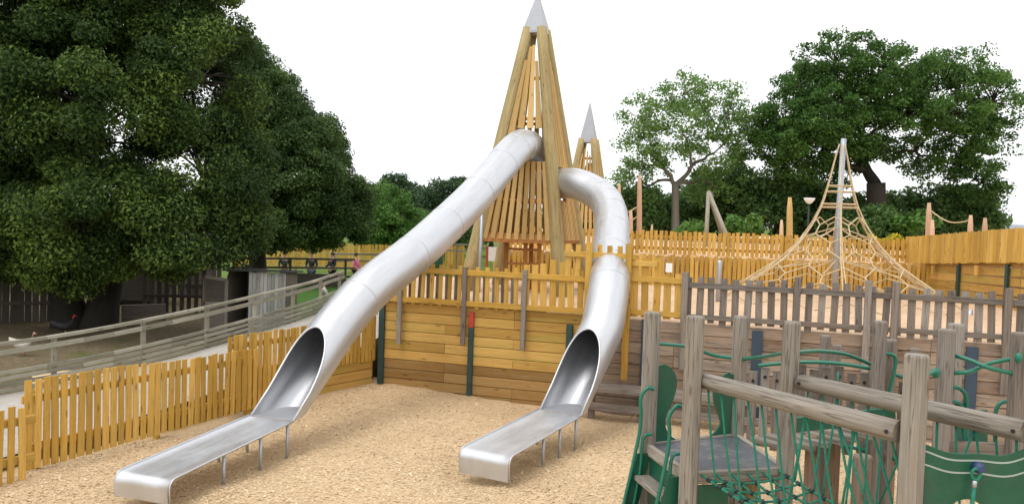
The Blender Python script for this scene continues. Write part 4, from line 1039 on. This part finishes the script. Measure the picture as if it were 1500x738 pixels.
def skin_mesh(nm, joints, edges, mat, parent, sub=1):
    base = wloc(parent); me = bpy.data.meshes.new(nm)
    me.from_pydata([tuple(V(p) - base) for p, r in joints], edges, []); o = bpy.data.objects.new(nm, me); C.objects.link(o); o.parent = parent
    m = o.modifiers.new('skin', 'SKIN'); s = o.modifiers.new('sub', 'SUBSURF'); s.levels = sub; s.render_levels = sub
    if not me.skin_vertices: bpy.context.view_layer.objects.active = o
    lay = me.skin_vertices[0].data if me.skin_vertices else None
    if lay is None:
        me.attributes; 
    for i, (p, r) in enumerate(joints): lay[i].radius = (r, r); lay[i].use_root = (i == 0)
    me.materials.append(M[mat]); m.use_smooth_shade = True; return o
def person(label, pos, ht, rz, top, bottom, arms=0.0, group=None):
    pos = V(pos); t = thing('person', label, 'person', pos, group); k = ht / 1.75; Rm = Matrix.Rotation(rz, 3, 'Z')
    P = lambda x, y, z: pos + Rm @ V((x * k, y * k, z * k))
    J = [(P(0, 0, .95), .135 * k), (P(0, .01, 1.2), .13 * k), (P(0, .02, 1.42), .12 * k), (P(0, .0, 1.53), .055 * k), (P(0, -.01, 1.60), .075 * k), (P(0, -.01, 1.69), .085 * k)]
    E = [(0, 1), (1, 2), (2, 3), (3, 4), (4, 5)]
    for s in (-1, 1):
        o = len(J); J += [(P(.19 * s, .02, 1.40), .06 * k), (P(.25 * s, -.02, 1.14), .045 * k), (P(.20 * s, -.2 - arms, .98 + arms), .036 * k), (P(.17 * s, -.28 - arms, .97 + arms), .04 * k)]; E += [(2, o), (o, o + 1), (o + 1, o + 2), (o + 2, o + 3)]
        o = len(J); J += [(P(.10 * s, 0, .85), .09 * k), (P(.11 * s, -.01, .48), .06 * k), (P(.11 * s, .02, .08), .042 * k), (P(.11 * s, -.12, .03), .035 * k)]; E += [(0, o), (o, o + 1), (o + 1, o + 2), (o + 2, o + 3)]
    skin_mesh('body', J, E, 'skin', t)
    G_ = [(p, r * 1.18) for p, r in J[:3]]; GE = [(0, 1), (1, 2)]
    for s in (0, 1):
        o = len(G_); b_ = 6 + 8 * s; G_ += [(p, r * 1.25) for p, r in J[b_:b_ + 3]]; GE += [(2, o), (o, o + 1), (o + 1, o + 2)]
    skin_mesh('jacket', G_, GE, top, t)
    T_ = [(J[0][0], J[0][1] * 1.1)]; TE = []
    for s in (0, 1):
        o = len(T_); b_ = 10 + 8 * s; T_ += [(p, r * 1.2) for p, r in J[b_:b_ + 3]]; TE += [(0, o), (o, o + 1), (o + 1, o + 2)]
    skin_mesh('trousers', T_, TE, bottom, t)
    MB().ell(P(0, .015, 1.70), .098 * k, .105 * k, .095 * k).build('hair', 'hair', t)
    mb = MB()
    for s in (-1, 1): mb.ell(P(.035 * s, -.095, 1.665), .012 * k, .008 * k, .009 * k, 6, 4)
    mb.build('eyes', 'black', t); MB().ell(P(0, -.105, 1.64), .014 * k, .02 * k, .022 * k, 6, 4).build('nose', 'skin', t)

# Skin layers need the modifier operator-free path: create them through bmesh
import bmesh
_old = skin_mesh
def skin_mesh(nm, joints, edges, mat, parent, sub=1):
    base = wloc(parent); me = bpy.data.meshes.new(nm); bm = bmesh.new(); lay = bm.verts.layers.skin.verify(); vv = []
    for i, (p, r) in enumerate(joints):
        v = bm.verts.new(V(p) - base); v[lay].radius = (r, r); v[lay].use_root = (i == 0); vv.append(v)
    for a, c_ in edges: bm.edges.new((vv[a], vv[c_]))
    bm.to_mesh(me); bm.free(); o = bpy.data.objects.new(nm, me); C.objects.link(o); o.parent = parent
    m = o.modifiers.new('skin', 'SKIN'); m.use_smooth_shade = True; s = o.modifiers.new('sub', 'SUBSURF'); s.levels = sub; s.render_levels = sub
    me.materials.append(M[mat]); return o
def stand(px, head_py, Y, ht):
    h = D(px, head_py, Y); return V((h.x, Y, h.z - ht))
person('person in dark green coat standing beside the second tree trunk', stand(417, 369, 36, 1.6), 1.6, R(25), 'cloth_green', 'denim')
person('person in black jacket facing the yard, hands together at the rail', stand(457, 369, 36.5, 1.6), 1.6, R(5), 'cloth_black', 'denim', .05)
person('person in black leaning sideways, nearer the pink clothed person', stand(487, 370, 37, 1.58), 1.58, R(-40), 'cloth_black', 'cloth_black', .08)
person('person in a pink top with dark hair next to the steel slide', stand(522, 371, 37.5, 1.55), 1.55, R(70), 'cloth_pink', 'cloth_black')

# ------------------------------------------------------------------ trees
def leaf_cloud(name, puffs, per, size, mat, parent, upb=.35, bright=None):
    P_all, R_all = [], []
    for (c, r, fl) in puffs:
        n = max(8, int(per * (r if False else 1) * RNG.uniform(.8, 1.2)))
        d = RNG.normal(size=(n, 3)); d /= np.linalg.norm(d, axis=1)[:, None]
        rad = r * RNG.random(n) ** .42
        pos = np.array(c) + d * rad[:, None] * np.array([1, 1, fl]) + RNG.normal(0, .04 * r, (n, 3))
        nrm = d * .6 + RNG.normal(0, .55, (n, 3)) + np.array([0, 0, upb]); nrm /= np.linalg.norm(nrm, axis=1)[:, None]
        t = np.cross(nrm, RNG.normal(size=(n, 3))); t /= np.linalg.norm(t, axis=1)[:, None]; b = np.cross(nrm, t)
        s = size * RNG.uniform(.6, 1.35, n); w = s * RNG.uniform(.4, .6, n)
        s = s[:, None]; w = w[:, None]
        q = np.stack([pos - t * s, pos - b * w + t * s * .1, pos + t * s, pos + b * w + t * s * .1 + nrm * w * .25], 1)
        P_all.append(q.reshape(-1, 3))
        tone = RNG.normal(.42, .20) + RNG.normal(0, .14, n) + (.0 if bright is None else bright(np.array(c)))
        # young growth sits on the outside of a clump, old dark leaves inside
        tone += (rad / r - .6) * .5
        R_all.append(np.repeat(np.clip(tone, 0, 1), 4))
    return quads(name, np.concatenate(P_all), np.concatenate(R_all), mat, parent)

def ell_puffs(lobes, density, pr, fl=.75, shell=.55):
    out = []
    for (c, r) in lobes:
        vol = r[0] * r[1] * r[2]; n = max(3, int(density * (vol ** (2 / 3))))
        for _ in range(n):
            d = RNG.normal(size=3); d /= np.linalg.norm(d); k = lerp(shell, 1.0, RNG.random() ** .6)
            out.append((V((c[0] + d[0] * r[0] * k, c[1] + d[1] * r[1] * k, c[2] + d[2] * r[2] * k)), pr * RNG.uniform(.65, 1.3), fl))
    return out

def limb(mb, a, c, r0, r1, wig=.08, n=7):
    a, c = V(a), V(c); L = (c - a).length; pts = [a]
    for k in range(1, n): 
        t = k / n; p = a.lerp(c, t) + V((random.gauss(0, wig), random.gauss(0, wig), random.gauss(0, wig * .6))) * L * .35 - V((0, 0, -.10 * L * math.sin(math.pi * t)))
        pts.append(p)
    pts.append(c); pts = smooth(pts, 3)
    m = len(pts); mb.tube(pts, [lerp(r0, r1, k / (m - 1)) for k in range(m)], 8, True, knob=.06); return pts

def tree(name, label, foot, fork_h, trunk_r, lobes, leaf, bark, per, size, density, pr, group=None, fl=.75, twigs=True, shell=.55, twin=False, cat='tree', bright=None):
    foot = V(foot); t = thing(name, label, cat, foot, group); fork = foot + V((0, 0, fork_h)) if not isinstance(fork_h, V) else fork_h
    mb = MB()
    prof = [(0, 1.45), (.06, 1.2), (.2, 1.03), (.5, .92), (.8, .86), (1, .85)]
    if twin:
        for s in (-1, 1):
            off = V((s * trunk_r * .75, 0, 0)); top = fork + V((s * trunk_r * 1.5, s * .5, .4))
            mb.tube([foot + off + V((0, 0, -.2))] + [(foot + off).lerp(top, k) for k, _ in prof[1:]], [trunk_r * .82 * w for _, w in prof], 14, knob=.08)
    else:
        mb.tube([foot.lerp(fork, k) - V((0, 0, .2 if k == 0 else 0)) + V((random.gauss(0, .02), 0, 0)) * fork_h if not isinstance(fork_h, V) else foot.lerp(fork, k) for k, _ in prof], [trunk_r * w for _, w in prof], 14, knob=.07)
    puffs = ell_puffs(lobes, density, pr, fl, shell)
    nodes = [(fork - V((0, 0, .1)), trunk_r * .8)]          # limbs branch from the fork, later ones from limbs already there
    for (c, r) in sorted(lobes, key=lambda l: (V(l[0]) - fork).length):
        if (V(c) - fork).length < .3: continue
        p0, r0 = min(nodes, key=lambda nd: (V(c) - nd[0]).length + .25 * (nd[0] - fork).length + (0 if nd[0].z < c[2] + .3 else 1.0))
        ra = min(r0 * .78, trunk_r * .58); rb = max(ra * .42, trunk_r * .07)
        pts = limb(mb, p0, V(c), ra, rb)
        nodes += [(q, lerp(ra, rb, k / (len(pts) - 1))) for k, q in enumerate(pts) if k > 3]
    if twigs:
        for (c, r, f) in puffs:
            if random.random() < .6:
                a = min(nodes, key=lambda nd: (nd[0] - c).length + .1 * random.random())[0]
                limb(mb, a, c, trunk_r * .08, trunk_r * .025, .1, 3)
    mb.build('trunk', bark, t)
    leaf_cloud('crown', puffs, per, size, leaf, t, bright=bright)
    return t
def lobe(px, py, Y, rx, ry, depth=None):
    c = D(px, py, Y); k = Y / F; return ((c.x, c.y, c.z), (rx * k, depth if depth else (rx + ry) / 2 * k, ry * k))

# big dark evergreen at the left
f1 = G(125, 478, 0)
Yt = 20.5
L1_ = [lobe(-60, -40, Yt, 150, 130, 2.4), lobe(90, 0, Yt - .3, 130, 110, 2.6), lobe(243, -10, Yt, 120, 105, 2.6), lobe(285, 120, Yt, 82, 112, 2.4), lobe(300, 260, Yt, 88, 90, 2.2), lobe(270, 335, Yt - .4, 105, 62, 2.3),
       lobe(150, 140, Yt - 1.0, 130, 120, 2.4), lobe(20, 150, Yt, 110, 130, 2.4), lobe(-110, 200, Yt, 120, 160, 2.4), lobe(130, 310, Yt - 1.6, 110, 78, 1.6), lobe(15, 345, Yt - 1.2, 90, 62, 1.8), lobe(180, -140, Yt, 170, 90, 3.0), lobe(-20, 250, Yt, 100, 100, 2.4), lobe(-130, 360, Yt - .5, 80, 60, 1.8), lobe(95, 380, Yt - 1.3, 75, 34, 1.2), lobe(215, 375, Yt - .8, 70, 30, 1.2)]
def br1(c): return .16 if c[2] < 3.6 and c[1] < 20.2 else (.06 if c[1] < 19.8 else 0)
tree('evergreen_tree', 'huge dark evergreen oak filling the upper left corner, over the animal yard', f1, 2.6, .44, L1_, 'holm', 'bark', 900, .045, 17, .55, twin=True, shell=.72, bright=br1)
f2 = D(378, 420, 31); f2.z = -.1
Y2 = 31
L2_ = [lobe(358, 105, Y2, 36, 48, 2), lobe(398, 155, Y2, 50, 50, 2.2), lobe(448, 205, Y2, 44, 46, 2), lobe(440, 250, Y2 - .6, 75, 70, 2.2), lobe(490, 290, Y2 - .3, 45, 50, 1.8), lobe(430, 325, Y2 - .8, 80, 38, 2), lobe(500, 330, Y2, 34, 28, 1.4), lobe(370, 200, Y2, 60, 90, 2.2), lobe(350, 300, Y2, 60, 60, 2), lobe(395, 325, Y2 - .3, 50, 38, 1.8)]
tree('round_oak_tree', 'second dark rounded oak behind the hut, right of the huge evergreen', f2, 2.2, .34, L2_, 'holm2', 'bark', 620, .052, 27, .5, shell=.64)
# big spreading oak on the right
Yo = 40; fo = D(1287, 345, Yo); fo.z = 2.0
Lo = [lobe(1165, 170, Yo, 62, 48, 2.5), lobe(1232, 85, Yo, 62, 40, 2.5), lobe(1300, 105, Yo - 1, 60, 42, 2.5), lobe(1395, 110, Yo, 72, 40, 2.5), lobe(1455, 150, Yo, 45, 45, 2), lobe(1140, 225, Yo, 42, 32, 2), lobe(1225, 165, Yo - 1.5, 65, 50, 2), lobe(1330, 170, Yo - 1.5, 80, 38, 2), lobe(1425, 205, Yo, 55, 36, 2), lobe(1375, 235, Yo + .5, 50, 30, 2), lobe(1428, 262, Yo, 38, 36, 1.6), lobe(1190, 255, Yo + .5, 55, 30, 2), lobe(1245, 225, Yo + 1, 40, 26, 1.6), lobe(1450, 285, Yo, 22, 22, 1), lobe(1310, 220, Yo + 1.2, 45, 22, 1.5), lobe(1120, 190, Yo, 25, 30, 1.5), lobe(1285, 150, Yo - .5, 60, 40, 2.5), lobe(1340, 130, Yo + .8, 60, 40, 2), lobe(1262, 195, Yo - 1, 55, 34, 2), lobe(1385, 170, Yo - 1, 60, 36, 2), lobe(1200, 125, Yo + .5, 45, 36, 2), lobe(1150, 200, Yo - .5, 50, 42, 2), lobe(1205, 215, Yo - .5, 55, 36, 2), lobe(1175, 130, Yo, 40, 36, 2)]
fk = D(1283, 268, Yo)
tree('oak_tree', 'broad spreading oak with dark visible limbs behind the rope pyramid', fo, fk, .50, Lo, 'oak', 'bark', 135, .078, 14, .5, fl=.65, shell=.3)
# light ash
Ya = 41; fa = D(990, 345, Ya); fa.z = 2.0
La = [lobe(958, 165, Ya, 48, 42, 2), lobe(1000, 140, Ya, 50, 34, 2), lobe(1055, 150, Ya, 45, 36, 2), lobe(1085, 195, Ya, 36, 48, 2), lobe(1000, 195, Ya - .8, 55, 38, 2), lobe(935, 215, Ya, 36, 32, 1.6), lobe(918, 250, Ya, 26, 18, 1.2), lobe(1045, 225, Ya, 50, 38, 2), lobe(960, 240, Ya, 34, 24, 1.6), lobe(935, 285, Ya + 1, 34, 22, 1.4), lobe(1050, 275, Ya + 1, 50, 30, 1.6)]
tree('ash_tree', 'lighter airy ash tree with forked grey trunk left of the broad oak', fa, D(989, 268, Ya), .20, La, 'ash', 'bark_grey', 74, .075, 14, .50, fl=.7, shell=.3)
# hedge and shrubs below them
g2 = 'shrubs of the hedge behind the upper playground'
hs = [(925, 305, 42, 40, 38, 'leafy bush behind the stripped log posts'), (960, 310, 44.5, 36, 34, 'round bush at the foot of the ash trunk, left side'), (1022, 298, 45, 42, 46, 'dark bush between the ash trunk and the swing frame'), (1075, 285, 44, 46, 58, 'tallest dark bush behind the swing frame'),
      (1130, 298, 42, 44, 46, 'dark bush left of the brown log post'), (1178, 300, 43, 42, 44, 'dark bush behind the white bowl lamp'), (1235, 312, 42, 46, 36, 'dark bush right behind the rope pyramid mast'), (1288, 326, 37.5, 48, 24, 'low dark bush hiding the foot of the broad oak trunk'), (1330, 312, 43, 40, 34, 'dark bush right of the oak trunk'), (1385, 305, 42, 40, 38, 'green bush between the tall log post and the rounded one'), (1432, 308, 42, 26, 36, 'narrow bush at the right end of the hedge')]
for px, py, Y, rx, ry, lb in hs:
    p = D(px, 350, Y); p.z = 2.0
    tree('shrub', lb, p, .6, .09, [lobe(px, py, Y, rx, ry, 1.5), lobe(px + rx * .5, py + 18, Y - .6, rx * .6, ry * .6, 1.0), lobe(px - rx * .5, py + 16, Y - .5, rx * .6, ry * .6, 1.0)], 'bush', 'bark', 210, .10, 19, .5, g2, .8, False, .4, cat='shrub')
p = D(1298, 346, 33); tree('golden_shrub', 'small golden yellow shrub just left of the boarded fence corner', V((p.x, 33, 2.0)), .2, .05, [lobe(1292, 350, 33, 22, 6, .8), lobe(1318, 349, 33, 12, 6, .6)], 'gold', 'bark', 90, .08, 26, .22, None, .8, False, .4, cat='shrub')
for px, py, Y, rx, ry, lb in ((1010, 338, 33, 22, 10, 'low bright green weedy bush right of the ash trunk'), (1090, 330, 33, 20, 14, 'low bright green bush right of the swing frame'), (1340, 325, 36, 30, 16, 'bright green low bush beside the tall log post')):
    p = D(px, 350, Y); tree('shrub', lb, V((p.x, Y, 2.0)), .2, .05, [lobe(px, py, Y, rx, ry, .8)], 'lime', 'bark', 90, .12, 24, .35, g2, .8, False, .4, cat='shrub')
# trees far off to the left of the tower
g3 = 'trees on the skyline left of the tower'
fr = [(562, 312, 55, 52, 50, 'lime', 'bright green round tree nearest below the skyline trees'), (580, 280, 110, 34, 30, 'far', 'dark tree with the highest top on the skyline between the oaks and slide'), (618, 300, 100, 40, 34, 'far', 'dark skyline tree half hidden by the top of the steel slide'), (655, 285, 90, 42, 34, 'far', 'skyline tree rising behind the upper part of the long slide'),
      (690, 310, 70, 40, 55, 'bush', 'green tree seen beneath the slide beside the left log leg'), (650, 335, 60, 40, 30, 'bush', 'low green tree beneath the long slide'), (535, 300, 90, 40, 40, 'far', 'dark tree peeping out right of the second dark oak'), (720, 300, 90, 40, 45, 'far', 'distant tree behind the slats of the tall tower'), (600, 330, 75, 40, 26, 'bush', 'mid green tree right of the bright green one'),
      (790, 330, 80, 60, 28, 'bush', 'low distant tree under the deck of the tall tower'), (880, 320, 60, 50, 40, 'bush', 'green tree behind the small tower')]
for px, py, Y, rx, ry, mt_, lb in fr:
    p = D(px, 350, Y); z0 = 0 if px < 700 else 0
    k = Y / 50
    tree('distant_tree', lb, V((p.x, Y, 0)), max(.8, D(px, py, Y).z * .5), .12 * k, [lobe(px, py, Y, rx * .8, ry * .8, rx * Y / F * .8), lobe(px - rx * .5, py + ry * .35, Y, rx * .55, ry * .55), lobe(px + rx * .5, py + ry * .3, Y, rx * .55, ry * .55), lobe(px, py + ry * .5, Y, rx * .7, ry * .5)], mt_, 'bark', 200, .085 * k, 16 / k ** 1.4, .5 * k, g3, .8, False, .5)

# ------------------------------------------------------------------ light
sc = bpy.context.scene
w = bpy.data.worlds.new('World'); sc.world = w; w.use_nodes = True; N = w.node_tree.nodes; L = w.node_tree.links
sky = N.new('ShaderNodeTexSky'); sky.sky_type = 'NISHITA'; sky.sun_disc = False
SUN_EL, SUN_AZ = R(66), R(225)          # azimuth clockwise from +Y
sky.sun_elevation = SUN_EL; sky.sun_rotation = SUN_AZ; sky.dust_density = 4; sky.air_density = 1.0; sky.ozone_density = 1
hsv = N.new('ShaderNodeHueSaturation'); hsv.inputs['Saturation'].default_value = .18; L.new(sky.outputs[0], hsv.inputs['Color'])
cl_ = N.new('ShaderNodeTexCoord'); cn = N.new('ShaderNodeTexNoise'); cn.inputs['Scale'].default_value = 2.2; cn.inputs['Detail'].default_value = 5; L.new(cl_.outputs['Generated'], cn.inputs['Vector'])
cr = ramp(N, [(.3, (8.2, 8.4, 8.8)), (.7, (10.2, 10.2, 10.2))]); L.new(cn.outputs['Fac'], cr.inputs[0])
mx = mix(N, L, hsv.outputs[0], cr.outputs[0], .8)
bg = N['Background']; L.new(mx, bg.inputs['Color']); bg.inputs['Strength'].default_value = .122
sun = bpy.data.lights.new('sun', 'SUN'); sun.energy = .8; sun.angle = R(28); sun.color = (1, .96, .9)
so_ = bpy.data.objects.new('sun', sun); C.objects.link(so_)
dirv = V((math.sin(SUN_AZ) * math.cos(SUN_EL), math.cos(SUN_AZ) * math.cos(SUN_EL), math.sin(SUN_EL)))
so_.rotation_euler = dirv.to_track_quat('Z', 'Y').to_euler(); so_.location = (0, 0, 30)
sc.view_settings.view_transform = 'Standard'; sc.view_settings.look = 'None'; sc.view_settings.gamma = 1; sc.view_settings.use_curve_mapping = False
sc.view_settings.exposure = .5
sc.render.engine = 'CYCLES'; sc.cycles.max_bounces = 8; sc.cycles.diffuse_bounces = 3; sc.cycles.glossy_bounces = 4; sc.cycles.use_denoising = True
